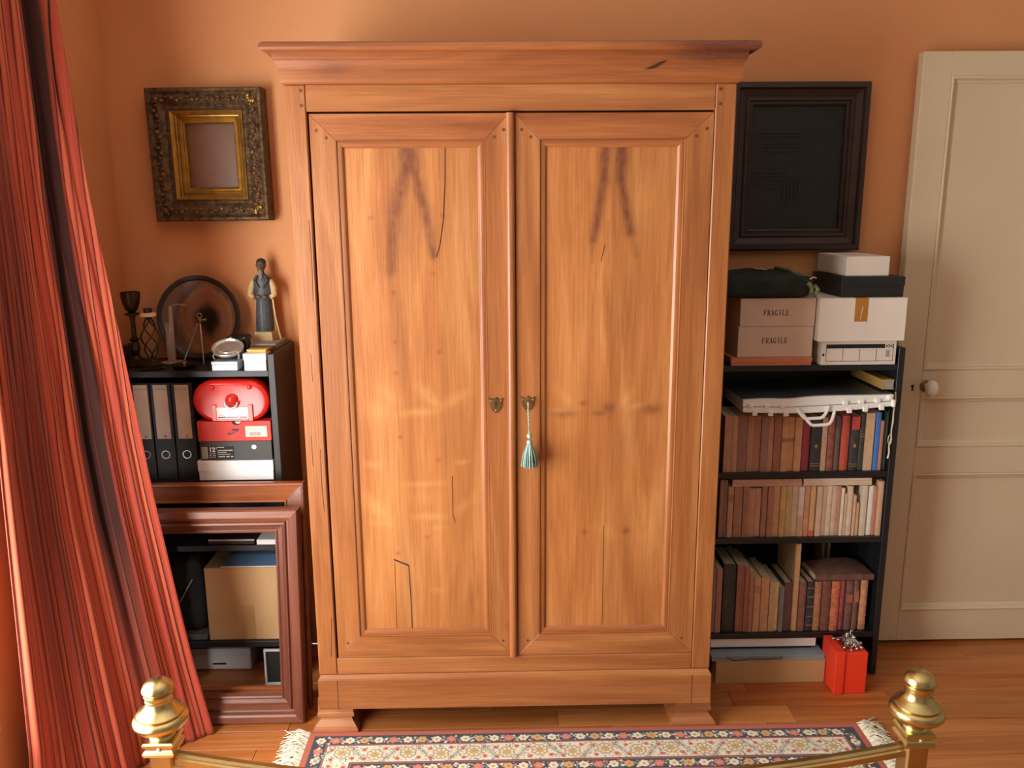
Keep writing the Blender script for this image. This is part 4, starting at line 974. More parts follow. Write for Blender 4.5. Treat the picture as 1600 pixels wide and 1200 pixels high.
# silver dial on a pale block
t = thing('small_box', 'small pale blue-grey box carrying the tilted silver dish', 'box', (-.925, -.25, ZT))
M_PALEB = mat('pale_blue_card', (186, 204, 214), .25, 0, .04, 10)
obj('body', MB().box(-.966, -.884, -.276, -.216, ZT, ZT + .020, .001), M_PALEB, t)
obj('lid', MB().box(-.967, -.883, -.277, -.215, ZT + .020, ZT + .030, .001), M_PALEB, t)
t = thing('silver_dish', 'small oval silver dish tilted towards the room on the pale box', 'dish', (-.922, -.238, ZT + .066))
pr_ = [(.001, .006), (.030, .006), (.033, .002), (.040, .001), (.046, .003), (.050, .008), (.052, .006), (.050, -.004), (.042, -.010), (.001, -.011)]
obj('bowl', MB().lathe(pr_[::-1], (-.922, -.238, ZT + .066), 36, 'Z', 1.0, .78), M_SILVER, t, 45)
for a in (-1, 1): obj('claw_foot', MB().tube([(-.922 + a * .036, -.258, ZT + .060), (-.922 + a * .042, -.264, ZT + .045), (-.922 + a * .038, -.262, ZT + .036)], .0028, 6), M_SILVER, t, 60)
obj('claw_foot', MB().tube([(-.922, -.205, ZT + .060), (-.922, -.196, ZT + .045), (-.922, -.19, ZT + .034)], .0028, 6), M_SILVER, t, 60)
obj('knob', MB().ell((-.922, -.194, ZT + .070), (.005, .005, .005), 10, 6), M_SILVER, t, 60)
for c in t.children:
    if c.name.startswith(('bowl', 'knob')): c.data.transform(Matrix.Rotation(.62, 4, 'X'))
t = thing('camera_case', 'black leather camera case behind the tilted silver dish', 'case', (-.91, -.15, ZT))
obj('body', MB().box(-.945, -.880, -.178, -.12, ZT, ZT + .085, .008), mat('black_leather', (26, 24, 24), .4, 0, .2, 60, .1), t)
obj('flap', MB().box(-.948, -.877, -.182, -.117, ZT + .078, ZT + .097, .006), mat('black_leather', (26, 24, 24), .4, 0, .2, 60, .1), t)
obj('strap', MB().tube([(-.880, -.186, ZT + .088), (-.874, -.19, ZT + .08), (-.872, -.194, ZT + .05), (-.876, -.197, ZT + .03), (-.884, -.195, ZT + .012)], .005, 6), mat('black_leather', (26, 24, 24), .4, 0, .2, 60, .1), t, 60)
obj('stud', MB().ell((-.884, -.184, ZT + .092), (.003, .002, .003), 8, 5), M_CHROME, t, 60)
t = carton('white_box', 'small white lidded box at the bookcase corner, before the statuette', 'box', -.862, -.788, -.284, -.228, ZT, ZT + .056, M_WHITE, lid=.022)
t = carton('flat_box', 'small flat yellow box on the small white lidded box', 'box', -.853, -.790, -.270, -.230, ZT + .0562, ZT + .067, mat('yellow_card', (226, 190, 98), .5), lid=.005)
t = carton('small_box', 'small brown box between the white box and the grey box', 'box', -.860, -.787, -.226, -.166, ZT, ZT + .064, mat('brown_card', (120, 86, 62), .6), lid=.015)
t = carton('grey_box', 'grey flat-topped box under the carved statuette', 'box', -.872, -.787, -.164, -.016, ZT, ZT + .068, M_GREY, lid=.02)
# carved statuette
zs = ZT + .0682; fx, fy = -.846, -.062
st = thing('statuette', 'carved wooden statuette of a bearded man in a dark robe on the grey box', 'statuette', (fx, fy, zs))
M_ROBE = mat('dark_slate_painted_wood', (74, 76, 80), .45, 0, .22, 50, .1)
M_LIME = mat('pale_limewood', (208, 182, 134), .6, 0, .08, 40)
M_SKIN = mat('dark_carved_face', (98, 78, 58), .5, 0, .2, 60)
def loft_ell(levels, n=22):
    mb = MB(); vs = []; fs = []
    for z, rx, ry, cx, cy in levels:
        for k in range(n):
            a = 2 * math.pi * k / n
            vs.append((fx + cx + rx * math.cos(a), fy + cy + ry * math.sin(a), zs + z))
    m = len(levels)
    fs = [(i * n + k, i * n + (k + 1) % n, (i + 1) * n + (k + 1) % n, (i + 1) * n + k) for i in range(m - 1) for k in range(n)]
    fs += [tuple(range(n))[::-1], tuple((m - 1) * n + k for k in range(n))]
    return mb.add(vs, fs)
obj('plinth', MB().loft_sq([(zs, fx - .033, fx + .030, fy - .03, fy + .03), (zs + .03, fx - .031, fx + .028, fy - .028, fy + .028)]), M_LIME, st)
rb_ = loft_ell([(.03, .030, .024, -.001, 0), (.06, .030, .023, 0, 0), (.10, .0275, .021, 0, 0), (.138, .0245, .018, 0, 0), (.145, .026, .020, 0, 0), (.152, .029, .021, 0, 0), (.175, .032, .020, 0, .001), (.200, .033, .019, 0, .002), (.214, .027, .017, 0, .002), (.222, .016, .013, 0, .002), (.230, .009, .010, 0, 0)])
obj('robe', rb_, M_ROBE, st, 80)
fold = MB()
for a in (-.02, -.010, .001, .011, .02): fold.tube([(fx + a, fy - .0225 + abs(a) * .35, zs + .034), (fx + a * .9, fy - .0205 + abs(a) * .3, zs + .09), (fx + a * .8, fy - .0175 + abs(a) * .25, zs + .137)], .0022, 5)
obj('robe_fold', fold, M_ROBE, st, 80)
obj('belt', MB().lathe([(.0255, zs + .138), (.028, zs + .142), (.0262, zs + .147)], (fx, fy, 0), 22, 'Z', 1, .78, False), M_ROBE, st, 60)
for s in (-1, 1):
    obj('sleeve', MB().tube([(fx + s * .027, fy + .002, zs + .205), (fx + s * .038, fy - .002, zs + .178), (fx + s * .040, fy - .008, zs + .155), (fx + s * .030, fy - .018, zs + .148)], [.010, .0115, .011, .008], 10), M_LIME, st, 80, label='pale unpainted sleeve')
    obj('cape_edge', MB().tube([(fx + s * .012, fy - .012, zs + .222), (fx + s * .022, fy - .018, zs + .205), (fx + s * .006, fy - .0235, zs + .180)], [.005, .005, .002], 8), M_ROBE, st, 80)
    obj('hand', MB().ell((fx + s * .010, fy - .0245, zs + .150), (.010, .006, .006), 10, 6), M_SKIN, st, 80)
hd = MB().ell((fx, fy - .001, zs + .256), (.0155, .0165, .021), 18, 12)
hd.ell((fx, fy - .0175, zs + .255), (.003, .004, .006), 8, 6).ell((fx, fy - .0125, zs + .240), (.010, .008, .011), 12, 8).tube([(fx, fy, zs + .222), (fx, fy, zs + .240)], .009, 10)
for s in (-1, 1): hd.ell((fx + s * .0155, fy, zs + .255), (.003, .004, .006), 8, 5).ell((fx + s * .006, fy - .0155, zs + .260), (.0028, .002, .002), 8, 5)
obj('head', hd, M_SKIN, st, 80)
obj('hair', MB().ell((fx, fy + .002, zs + .264), (.0168, .0172, .0155), 18, 10), mat('dark_carved_hair', (52, 42, 34), .6), st, 80)
obj('beard', MB().lathe([(.0075, -.0), (.0085, -.010), (.005, -.024), (.0005, -.036)], (fx, fy - .017, zs + .238), 10, 'Z', 1, .5), mat('grey_beard', (128, 124, 116), .6), st, 60)
obj('mantle', MB().loft_sq([(zs + .002, fx - .034, fx + .0365, fy + .004, fy + .030), (zs + .09, fx - .031, fx + .0325, fy + .006, fy + .026), (zs + .15, fx - .028, fx + .028, fy + .006, fy + .022)]), M_LIME, st, label='pale unpainted back of the robe')
obj('staff', MB().tube([(fx + .035, fy - .012, zs + .148), (fx + .040, fy - .010, zs + .08), (fx + .052, fy - .004, zs + .0035)], [.003, .0034, .0036], 7), M_LIME, st, 60, label='pale leaning staff')

# ------------------------------------------------------------------ inside the bookcase by the curtain
ZS = 0.7552
for k, (x0, x1, nm) in enumerate(((-1.231, -1.175, 'half hidden by the curtain'), (-1.172, -1.107, 'in the middle of three'), (-1.104, -1.037, 'beside the red oval tin'))):
    b = thing('binder', f'black lever-arch binder with a tall pale label, {nm}', 'binder', ((x0 + x1) / 2, -.15, ZS), 'lever-arch binders')
    M_BIND = mat('black_binder_board', (30, 30, 32), .5, 0, .12, 30)
    obj('spine', MB().box(x0 + .0005, x1 - .0005, -.276, -.272, ZS, ZS + .328, .001), M_BIND, b)
    for a in (x0 + .0005, x1 - .0030): obj('board', MB().box(a, a + .0025, -.2718, -.03, ZS, ZS + .328), M_BIND, b)
    obj('papers', MB().box(x0 + .006, x1 - .006, -.268, -.04, ZS + .004, ZS + .305), M_PAGES, b)
    cx = (x0 + x1) / 2
    obj('label', MB().box(cx - .0225, cx + .0225, -.2768, -.2758, ZS + .142, ZS + .322), mat('pale_binder_label', (206, 186, 166), .6), b)
    obj('label_print', MB().box(cx - .021, cx + .021, -.2772, -.2766, ZS + .306, ZS + .309).box(cx - .021, cx + .021, -.2772, -.2766, ZS + .312, ZS + .3135), M_GREY, b)
    obj('label_mark', text_mb('81' if k == 0 else 'A7' if k == 2 else 'B1', .009, cx + .006, -.2773, ZS + .150), M_INK, b)
    rg = MB().tube([(cx + .013 * math.cos(a), -.2772, ZS + .088 + .013 * math.sin(a)) for a in [2 * math.pi * q / 18 for q in range(18)]], .0018, 6, True)
    obj('finger_ring', rg, M_SILVER, b, 60)
# three shoeboxes and the red tin
wbx = carton('shoebox', 'white shoebox at the bottom of the stack under the black one', 'box', -1.036, -.788, -.287, -.02, ZS, ZS + .0675, M_WHITE, 'shoeboxes', lid=.036)
bx = carton('shoebox', 'black shoebox with size 12 label, between the white and red ones', 'box', -1.026, -.790, -.282, -.02, ZS + .068, ZS + .1335, mat('dark_grey_card', (56, 55, 52), .5, 0, .06, 20), 'shoeboxes', lid=.0655)
z0 = ZS + .068; yb = -.2826
obj('size_label', MB().box(-1.022, -.915, yb - .0004, yb + .0008, z0 + .004, z0 + .047), M_INK, bx, label='black printed size label')
obj('barcode_panel', MB().box(-1.020, -1.000, yb - .0008, yb, z0 + .006, z0 + .046), mat('grey_green_label', (170, 178, 168), .6), bx)
bc = MB(); zz = z0 + .009
while zz < z0 + .042:
    w_ = rng.uniform(.0006, .0018); bc.box(-1.017, -1.003, yb - .0011, yb - .0007, zz, zz + w_); zz += w_ + rng.uniform(.0006, .0016)
obj('barcode', bc, M_GREY, bx, kind='stuff')
obj('size_number', text_mb('12', .021, -.996, yb - .0010, z0 + .036, 'LEFT', bold=.0006), M_WHITE, bx)
obj('size_mark', text_mb('5', .009, -.9735, yb - .0010, z0 + .041, 'LEFT'), M_WHITE, bx)
ls = MB()
for xa, xb, za, hh in ((-.968, -.945, .043, .0024), (-.968, -.918, .033, .0026), (-.968, -.938, .0265, .0024), (-.968, -.925, .020, .0018), (-.966, -.944, .011, .0036), (-.940, -.930, .011, .0036), (-.925, -.918, .011, .0036), (-.995, -.987, .022, .002), (-.984, -.975, .022, .002), (-.995, -.988, .016, .002), (-.984, -.974, .016, .002), (-.995, -.987, .010, .002), (-.984, -.975, .010, .002)):
    x = xa
    while x < xb - .0008:
        w_ = rng.uniform(.0015, .004); w_ = min(w_, xb - x)
        ls.box(x, x + w_ - .0005, yb - .0010, yb - .0003, z0 + za, z0 + za + hh); x += w_ + .0004
obj('small_print', ls, M_WHITE, bx, kind='stuff')
obj('round_sticker', disc_prism(-.848, z0 + .0445, .0078, yb - .0006, yb + .0008), M_WHITE, bx, label='round white sticker')
nx = carton('shoebox', 'red shoebox with a swoosh and white price label, under the oval tin', 'box', -1.027, -.788, -.285, -.02, ZS + .134, ZS + .2005, M_RED_BOX, 'shoeboxes', lid=.0665)
z1 = ZS + .134; yn = -.2856
# swoosh with the word above it
def bez(p0, p1, p2, n=10): return [tuple((1 - t) ** 2 * p0[i] + 2 * (1 - t) * t * p1[i] + t * t * p2[i] for i in (0, 1)) for t in [k / n for k in range(n + 1)]]
sw = bez((0.018, .006), (-.012, -.006), (-.0175, -.008)) + bez((-.0175, -.008), (-.026, -.009), (-.017, .003))
sw2 = bez((.019, .0065), (-.004, -.002), (-.0145, -.0045), 10) + bez((-.0145, -.0045), (-.021, -.0055), (-.0165, .003), 6)[1:]
out = bez((.019, .0065), (-.010, -.0085), (-.0165, -.0095), 10) + bez((-.0165, -.0095), (-.027, -.009), (-.0165, .003), 8)[1:]
inn = bez((-.0165, .003), (-.0195, -.0040), (-.013, -.0035), 6)[1:] + bez((-.013, -.0035), (-.008, -.003), (.019, .0065), 8)[1:-1]
loop = out + inn
cxs, czs = -.908, z1 + .030
def fill_poly(pts, y0, y1):
    from mathutils.geometry import tessellate_polygon
    tri = tessellate_polygon([[Vector((x, z, 0)) for x, z in pts]])
    n = len(pts)
    mb = MB(); mb.v = [(x, y0, z) for x, z in pts] + [(x, y1, z) for x, z in pts]
    mb.f = [tuple(a) for a in tri] + [tuple(i + n for i in a) for a in tri] + [(k, (k + 1) % n, (k + 1) % n + n, k + n) for k in range(n)]
    return mb
M_NAVY = mat('dark_blue_print', (58, 34, 70), .5)
obj('swoosh', fill_poly([(cxs + x, czs + z) for x, z in loop], yn - .0003, yn + .0008), M_NAVY, nx)
obj('lettering', text_mb('NIKE', .0105, cxs + .003, yn - .0003, czs + .0075, shear=.25, bold=.0004), M_NAVY, nx)
obj('thumb_hole', MB().prism([(-.898 + .0155 * math.cos(math.pi + math.pi * k / 12), z1 + .0664 + .0125 * math.sin(math.pi + math.pi * k / 12)) for k in range(13)], yn - .0002, yn + .0008), M_INK, nx)
obj('tissue', MB().prism([(-.893 + .009 * math.cos(math.pi + math.pi * k / 12), z1 + .0662 + .0075 * math.sin(math.pi + math.pi * k / 12)) for k in range(13)], yn - .0006, yn + .0002), M_OFFW, nx)
obj('price_label', MB().box(-.871, -.801, yn - .0004, yn + .0008, z1 + .014, z1 + .050), M_OFFW, nx, label='white price label')
bc = MB(); x = -.858
while x < -.822:
    w_ = rng.uniform(.0006, .002); bc.box(x, x + w_, yn - .0008, yn - .0003, z1 + .018, z1 + .030); x += w_ + rng.uniform(.0006, .0014)
bc.box(-.86, -.83, yn - .0008, yn - .0003, z1 + .040, z1 + .0412)
obj('barcode', bc, M_GREY, nx, kind='stuff')
# red oval tin
tz0, tz1, tx0, tx1 = ZS + .2008, ZS + .336, -1.036, -.787
tn = thing('oval_tin', 'red oval tin case with ring catch and white card, on the red shoebox', 'tin', ((tx0 + tx1) / 2, -.2, tz0))
def stadium(i, n=14):
    r = (tz1 - tz0) / 2 - i; cz_ = (tz0 + tz1) / 2
    return [(tx1 - i - r + r * math.cos(-math.pi / 2 + math.pi * k / n), cz_ + r * math.sin(-math.pi / 2 + math.pi * k / n)) for k in range(n + 1)] + [(tx0 + i + r + r * math.cos(math.pi / 2 + math.pi * k / n), cz_ + r * math.sin(math.pi / 2 + math.pi * k / n)) for k in range(n + 1)]
def stad_loft(levels):
    mb = MB(); vs = []
    for i, y_ in levels: vs += [(x, y_, z) for x, z in stadium(i)]
    n = 30; m = len(levels)
    fs = [(a * n + k, a * n + (k + 1) % n, (a + 1) * n + (k + 1) % n, (a + 1) * n + k) for a in range(m - 1) for k in range(n)] + [tuple(range(n))[::-1], tuple((m - 1) * n + k for k in range(n))]
    return mb.add(vs, fs)
obj('body', stad_loft([(.004, -.05), (.004, -.235)]), M_RED_TIN, tn, 50)
obj('lid', stad_loft([(.0, -.234), (.0, -.276), (.004, -.283), (.012, -.286), (.016, -.2845)]), M_RED_TIN, tn, 40)
ccx = -.908
for a in (-.060, .060): obj('rivet', MB().ell((ccx + a, -.286, tz1 - .022), (.008, .005, .008), 14, 8), M_RED_TIN, tn, 60)
obj('catch_boss', MB().lathe([(.020, -.285), (.0195, -.290), (.016, -.292), (.013, -.296), (.008, -.299), (.001, -.300)], (ccx, 0, tz0 + .072), 24, 'Y'), M_RED_TIN, tn, 40)
obj('catch_ring', MB().tube([(ccx + .0205 * math.cos(a), -.2955, tz0 + .067 + .0205 * math.sin(a)) for a in [math.pi + math.pi * k / 16 for k in range(17)]], .0032, 8), M_CHROME, tn, 60)
fr_ = MB().box(ccx - .066, ccx - .051, -.290, -.284, tz0 + .002, tz0 + .056, .001).box(ccx + .051, ccx + .066, -.290, -.284, tz0 + .002, tz0 + .056, .001).box(ccx - .051, ccx + .051, -.290, -.284, tz0 + .002, tz0 + .009, .001)
obj('card_holder', fr_, mat('pinkish_red_enamel', (222, 92, 84), .22), tn)
obj('card', MB().box(ccx - .052, ccx + .052, -.2875, -.2845, tz0 + .008, tz0 + .047), M_WHITE, tn)
ls = MB()
for xa, xb, za, hh in ((-.047, -.025, .0125, .0034), (-.020, .018, .013, .0024), (.023, .046, .0125, .003), (-.042, -.03, .021, .0015), (.02, .035, .021, .0012)):
    x = ccx + xa
    while x < ccx + xb:
        w_ = rng.uniform(.0015, .004); ls.box(x, x + w_ - .0006, -.2881, -.2874, tz0 + za, tz0 + za + hh); x += w_
obj('small_print', ls, M_INK, tn, kind='stuff')

# lower compartments seen through the empty frames
ZL = .5212
t = thing('flat_device', 'flat silver-edged black device on the middle shelf behind the frames', 'device', (-.955, -.15, ZL))
obj('body', MB().box(-1.03, -.875, -.268, -.03, ZL, ZL + .012, .002), M_BLACK, t); obj('edge_trim', MB().box(-1.03, -.875, -.2695, -.267, ZL + .013, ZL + .018), M_SILVER, t); obj('lid', MB().box(-1.03, -.875, -.268, -.03, ZL + .012, ZL + .02), M_BLACK, t)
t = thing('paper_pad', 'white paper pad on the middle shelf beside the flat device', 'pad', (-.82, -.15, ZL))
obj('sheets', MB().box(-.865, -.79, -.274, -.06, ZL + .002, ZL + .018), M_WHITE, t); obj('backing', MB().box(-.866, -.789, -.275, -.059, ZL, ZL + .002), M_GREY, t)
ZQ = .1652
t = carton('carton', 'cardboard box with a tape strip seen through the leaning frames', 'box', -1.056, -.79, -.262, -.03, ZQ, ZQ + .268, M_CARD, flap=True)
obj('tape', MB().box(-.942, -.894, -.2626, -.2615, ZQ + .001, ZQ + .128), M_TAPE2, t, label='brown paper tape')
t = thing('folder', 'dark blue plastic folder lying on the cardboard box behind the frames', 'folder', (-.90, -.15, ZQ + .2685))
M_DBLUE = mat('dark_blue_plastic', (64, 92, 118), .4, 0, .08, 10)
obj('cover', MB().loft_sq([(ZQ + .272, -1.0, -.79, -.258, -.04), (ZQ + .30, -.975, -.79, -.225, -.05), (ZQ + .325, -.95, -.80, -.16, -.06)]), M_DBLUE, t)
obj('edge', MB().box(-1.0, -.79, -.2585, -.04, ZQ + .2685, ZQ + .272), M_OFFW, t)
t = thing('cloth_bag', 'black cloth bag slumped beside the cardboard box, half behind the curtain', 'bag', (-1.16, -.15, ZQ))
obj('body', lumpy(-1.27, -1.066, -.25, -.04, ZQ + .0205, ZQ + .29, .006, 9), mat('black_cloth', (34, 34, 32), .9, 0, .3, 20, .2), t, 80)
obj('drawstring', MB().tube([(-1.155, -.256, ZQ + .135), (-1.135, -.258, ZQ + .165), (-1.115, -.257, ZQ + .20), (-1.10, -.255, ZQ + .225)], .0022, 6), M_GREY, t, 60)
t = carton('small_box', 'small grey printed box under the black cloth bag', 'box', -1.17, -1.063, -.262, -.05, ZQ, ZQ + .020, mat('grey_print_card', (98, 94, 88), .6, 0, .4, 90), lid=.01)
t = thing('drawer_box', 'low white storage drawer with slot handle on the floor behind the frames', 'box', (-1.05, -.10, 0))
obj('casing', MB().box(-1.20, -.948, -.176, -.015, .0008, .082, .0015), M_WHITE, t)
obj('drawer_front', MB().box(-1.196, -.952, -.180, -.176, .006, .062, .001), M_WHITE, t)
obj('slot', MB().box(-1.085, -1.037, -.1806, -.1795, .022, .029), M_INK, t)
t = thing('photo_frame', 'small silver-edged photo frame standing on the floor behind the big frames', 'frame', (-.81, -.27, 0))
for sd in ('left', 'right', 'top', 'bottom'):
    obj('frame_side', rect_side([(0, 0), (0, .008), (.006, .009), (.008, .004), (.008, 0)], -.868, -.785, .001, .135, sd, -.278), mat('silver_grey_paint', (206, 206, 204), .35), t)
obj('picture', MB().box(-.862, -.791, -.279, -.276, .007, .129), M_BLACK, t)
t.rotation_euler = (-.03, 0, 0)

# ------------------------------------------------------------------ empty frames leaning against the bookcase
def lean_frame(label, x0, x1, h, prof, mats, yb, lean, extra=None):
    t = thing('picture_frame', label, 'frame', ((x0 + x1) / 2, yb, 0), 'empty wooden frames on the floor')
    for sd in ('bottom', 'top', 'left', 'right'):
        obj('frame_side', rect_side(prof, x0, x1, 0, h, sd, yb), mats[0] if sd in ('top', 'bottom') else mats[1], t, 30)
    if extra: extra(t)
    t.rotation_euler = (-lean, 0, 0)
    return t
PF = [(0, 0), (0, .040), (.004, .046), (.024, .047), (.030, .043), (.034, .030), (.040, .028), (.044, .034), (.050, .035), (.054, .028), (.058, .018), (.070, .014), (.075, .017), (.080, .015), (.082, .008), (.084, 0)]
lean_frame('dark mahogany empty moulded frame leaning in front, nearest the room', -1.25, -.680, .705, PF, (M_MAHOG, M_MAHOG_V), -.470, math.atan2(.075, .70))
PB = [(0, 0), (0, .026), (.003, .029), (.008, .029), (.011, .024), (.058, .012), (.061, .016), (.066, .016), (.069, .008), (.069, 0)]
lean_frame('orange-brown empty frame leaning behind the dark mahogany one', -1.28, -.676, .768, PB, (M_MAHOG2, M_MAHOG), -.402, math.atan2(.075, .768))

# ------------------------------------------------------------------ frames on the wall
gx0, gx1, gz0, gz1 = -1.186, -.806, 1.594, 2.022
gf = thing('gilt_frame', 'ornate dark gilt frame round a plain brown panel, on the wall over the plate', 'frame', ((gx0 + gx1) / 2, 0, (gz0 + gz1) / 2))
POUT = [(0, 0), (0, .058), (.004, .066), (.012, .067), (.016, .062), (.022, .059), (.030, .063), (.040, .064), (.048, .059), (.054, .052), (.058, .050), (.066, .052), (.070, .048), (.070, 0)]
PIN = [(.070, 0), (.070, .052), (.073, .054), (.083, .045), (.085, .036), (.088, .035), (.091, .038), (.094, .030), (.101, .024), (.105, .026), (.109, .022), (.111, .014), (.111, 0)]
for sd in ('bottom', 'top', 'left', 'right'):
    s_ = obj('outer_moulding', rect_side(POUT, gx0, gx1, gz0, gz1, sd, -.002), M_ORN, gf, 30)
    obj('gilt_slip', rect_side(PIN, gx0, gx1, gz0, gz1, sd, -.002), M_GOLD, gf, 30, label='bright gilt inner slip')
    # leaf ornament along the band
    lf = MB(); L_ = (gx1 - gx0) if sd in ('top', 'bottom') else (gz1 - gz0)
    nn_ = int((L_ - .06) / .016)
    for k in range(nn_):
        u = .03 + (L_ - .06) * (k + .5) / nn_
        d = .035 + .006 * math.sin(k * 1.9)
        px = {'top': gx0 + u, 'bottom': gx0 + u, 'left': gx0 + d, 'right': gx1 - d}[sd]; pz = {'top': gz1 - d, 'bottom': gz0 + d, 'left': gz0 + u, 'right': gz0 + u}[sd]
        lf.ell((px, -.0685, pz), (.007 + .002 * math.sin(k * 2.3), .006, .005 + .002 * math.cos(k * 1.7)), 8, 5)
    obj('leaf_ornament', lf, mat('rubbed_gilt_leaves', (128, 98, 58), .42, .5, .4, 50), gf, 60, kind='stuff')
for cx, cz_, sx, sz in ((gx0, gz0, 1, 1), (gx1, gz0, -1, 1), (gx0, gz1, 1, -1), (gx1, gz1, -1, -1)):
    q = MB()
    for k in range(5):
        a = math.pi / 4 + (k - 2) * .5
        q.ell((cx + sx * (.030 + .014 * math.cos(a)), -.067, cz_ + sz * (.030 + .014 * math.sin(a))), (.007, .005, .007), 8, 5)
    obj('corner_leaf', q, M_GOLD if cx == gx1 else M_ORN, gf, 60)
obj('backing_panel', MB().box(gx0 + .10, gx1 - .10, -.008, -.003, gz0 + .10, gz1 - .10), mat('dark_brown_backing', (126, 84, 60), .42, 0, .1, 9), gf)
gf.rotation_euler = (0, -.006, 0)
dx0, dx1, dz0, dz1 = .752, 1.213, 1.480, 2.036
df = thing('dark_picture', 'near-black framed panel with faint raised lines, on the wall above the cartons', 'picture', ((dx0 + dx1) / 2, 0, (dz0 + dz1) / 2))
PD = [(0, 0), (0, .034), (.006, .040), (.018, .041), (.022, .036), (.024, .030), (.044, .022), (.050, .026), (.058, .026), (.062, .020), (.068, .022), (.073, .018), (.074, 0)]
for sd in ('bottom', 'top', 'left', 'right'): obj('frame_side', rect_side(PD, dx0, dx1, dz0, dz1, sd, -.002), M_DARKFR, df, 30)
obj('panel', MB().box(dx0 + .07, dx1 - .07, -.012, -.003, dz0 + .07, dz1 - .07), M_BLACKART, df)
yl = -.0145
M_REL = mat('black_relief_lines', (34, 34, 32), .4, 0, .2, 40)
for xa, xb, za in ((.86, .99, 1.873), (.845, .99, 1.862), (.855, .995, 1.838), (.84, .985, 1.828), (.88, .99, 1.812), (.845, .955, 1.742), (.84, .97, 1.731), (.84, .98, 1.719), (.84, .94, 1.706), (.86, .935, 1.694)): obj('raised_line', MB().box(xa, xb, yl, -.0115, za, za + .004), M_REL, df)
for xa, za, zb in ((.957, 1.63, 1.703), (.968, 1.64, 1.703), (.983, 1.65, 1.715), (.995, 1.66, 1.72), (.944, 1.64, 1.69)): obj('raised_line', MB().box(xa, xa + .004, yl, -.0115, za, zb), M_REL, df)

# ------------------------------------------------------------------ curtain
def lerp_tab(tab, z):
    tab = sorted(tab)
    for (z0, *a), (z1, *b) in zip(tab, tab[1:]):
        if z0 <= z <= z1:
            t = (z - z0) / (z1 - z0); return [p + (q - p) * t for p, q in zip(a, b)]
    return list(tab[-1][1:]) if z > tab[-1][0] else list(tab[0][1:])
FAR = [(2.62, -1.235, -.505), (2.2, -1.212, -.525), (1.68, -1.155, -.575), (1.29, -1.110, -.580), (.8, -1.062, -.575), (.4, -1.02, -.56), (0.004, -.972, -.545)]
NEAR = [(2.62, -1.30, -.86), (1.06, -1.275, -.93), (.2, -1.275, -.98), (.004, -1.27, -1.0)]
def uc(z): return .30 - .11 * min(1.3, max(0, z - 1.0))
def curtain_mesh():
    nu, nv = 260, 70
    us = np.linspace(0, 1, nu); zs_ = np.concatenate([np.linspace(.004, .3, 22), np.linspace(.33, 2.62, nv - 22)])
    vs = []
    for z in zs_:
        fx_, fy_ = lerp_tab(FAR, z); nx_, ny_ = lerp_tab(NEAR, z)
        dx_, dy_ = nx_ - fx_, ny_ - fy_
        ln = math.hypot(dx_, dy_); nxn, nyn = -dy_ / ln, dx_ / ln    # outward normal, towards the room
        if nxn < 0: nxn, nyn = -nxn, -nyn
        g = 1 - .45 * min(1, max(0, (z - .2) / 2.2)) * 0
        amp = .008 + .006 * (1 - min(1, z / 2.2))
        for u in us:
            w = u + .02 * math.sin(z * 1.3 + 4 * u)
            h = amp * (.6 * math.cos(2 * math.pi * (w * 3.2 + .15)) + .35 * math.cos(2 * math.pi * (w * 7.3 + .2)) + .22 * math.cos(2 * math.pi * (w * 17 + .1 * z)))
            h -= .060 * math.exp(-((u - uc(z)) / .034) ** 2) * (.06 + .94 * min(1, max(0, z - .15) / 1.5))
            h -= .035 * math.exp(-((u - .86) / .06) ** 2) * min(1, max(.02, (z - .3) / 1.3))
            h -= .04 * math.exp(-((u - .06) / .03) ** 2) * min(1, max(0, (z - 1.75) / .4))
            h *= min(1, u / .03) if u < .03 else 1
            bul = -.062 * math.sin(math.pi * u) * min(1, .35 + z / 1.2)
            hx = .018 * math.sin(9 * u + 2) * max(0, 1 - z / .25)
            vs.append((fx_ + dx_ * u + nxn * (h + bul + hx), fy_ + dy_ * u + nyn * (h + bul + hx), z))
    fs = []
    for j in range(nv - 1):
        for i in range(nu - 1): fs.append((j * nu + i, j * nu + i + 1, (j + 1) * nu + i + 1, (j + 1) * nu + i))
    me = bpy.data.meshes.new('fabric'); o0 = Vector((-1.15, -.75, 0))
    me.from_pydata([(a - o0.x, b - o0.y, c) for a, b, c in vs], [], fs)
    uv = me.uv_layers.new(name='UVMap')
    li = np.empty(len(me.loops), np.int32); me.loops.foreach_get('vertex_index', li)
    U = us[li % nu]; V = zs_[li // nu]
    U = U + .385 - np.array([uc(z) for z in zs_])[li // nu]
    uv.data.foreach_set('uv', np.stack([U, V], -1).reshape(-1).astype(np.float32))
    me.polygons.foreach_set('use_smooth', [True] * len(me.polygons))
    return me, o0
M_CUR, nt, N, L, P = newmat('striped_curtain_cloth')
tc = N.new('ShaderNodeUVMap'); sx = N.new('ShaderNodeSeparateXYZ'); L.new(tc.outputs[0], sx.inputs[0])
def ramp(stops, inp, interp='LINEAR'):
    r = N.new('ShaderNodeValToRGB'); r.color_ramp.interpolation = interp
    e = r.color_ramp.elements
    e[0].position, e[0].color = stops[0][0], lin(stops[0][1]); e[1].position, e[1].color = stops[-1][0], lin(stops[-1][1])
    for p_, c_ in stops[1:-1]:
        x = e.new(p_); x.color = lin(c_)
    L.new(inp, r.inputs[0]); return r
def frac(mult, add=0.0):
    m1 = N.new('ShaderNodeMath'); m1.operation = 'MULTIPLY_ADD'; m1.inputs[1].default_value = mult; m1.inputs[2].default_value = add; L.new(sx.outputs[0], m1.inputs[0])
    m2 = N.new('ShaderNodeMath'); m2.operation = 'FRACT'; L.new(m1.outputs[0], m2.inputs[0]); return m2.outputs[0]
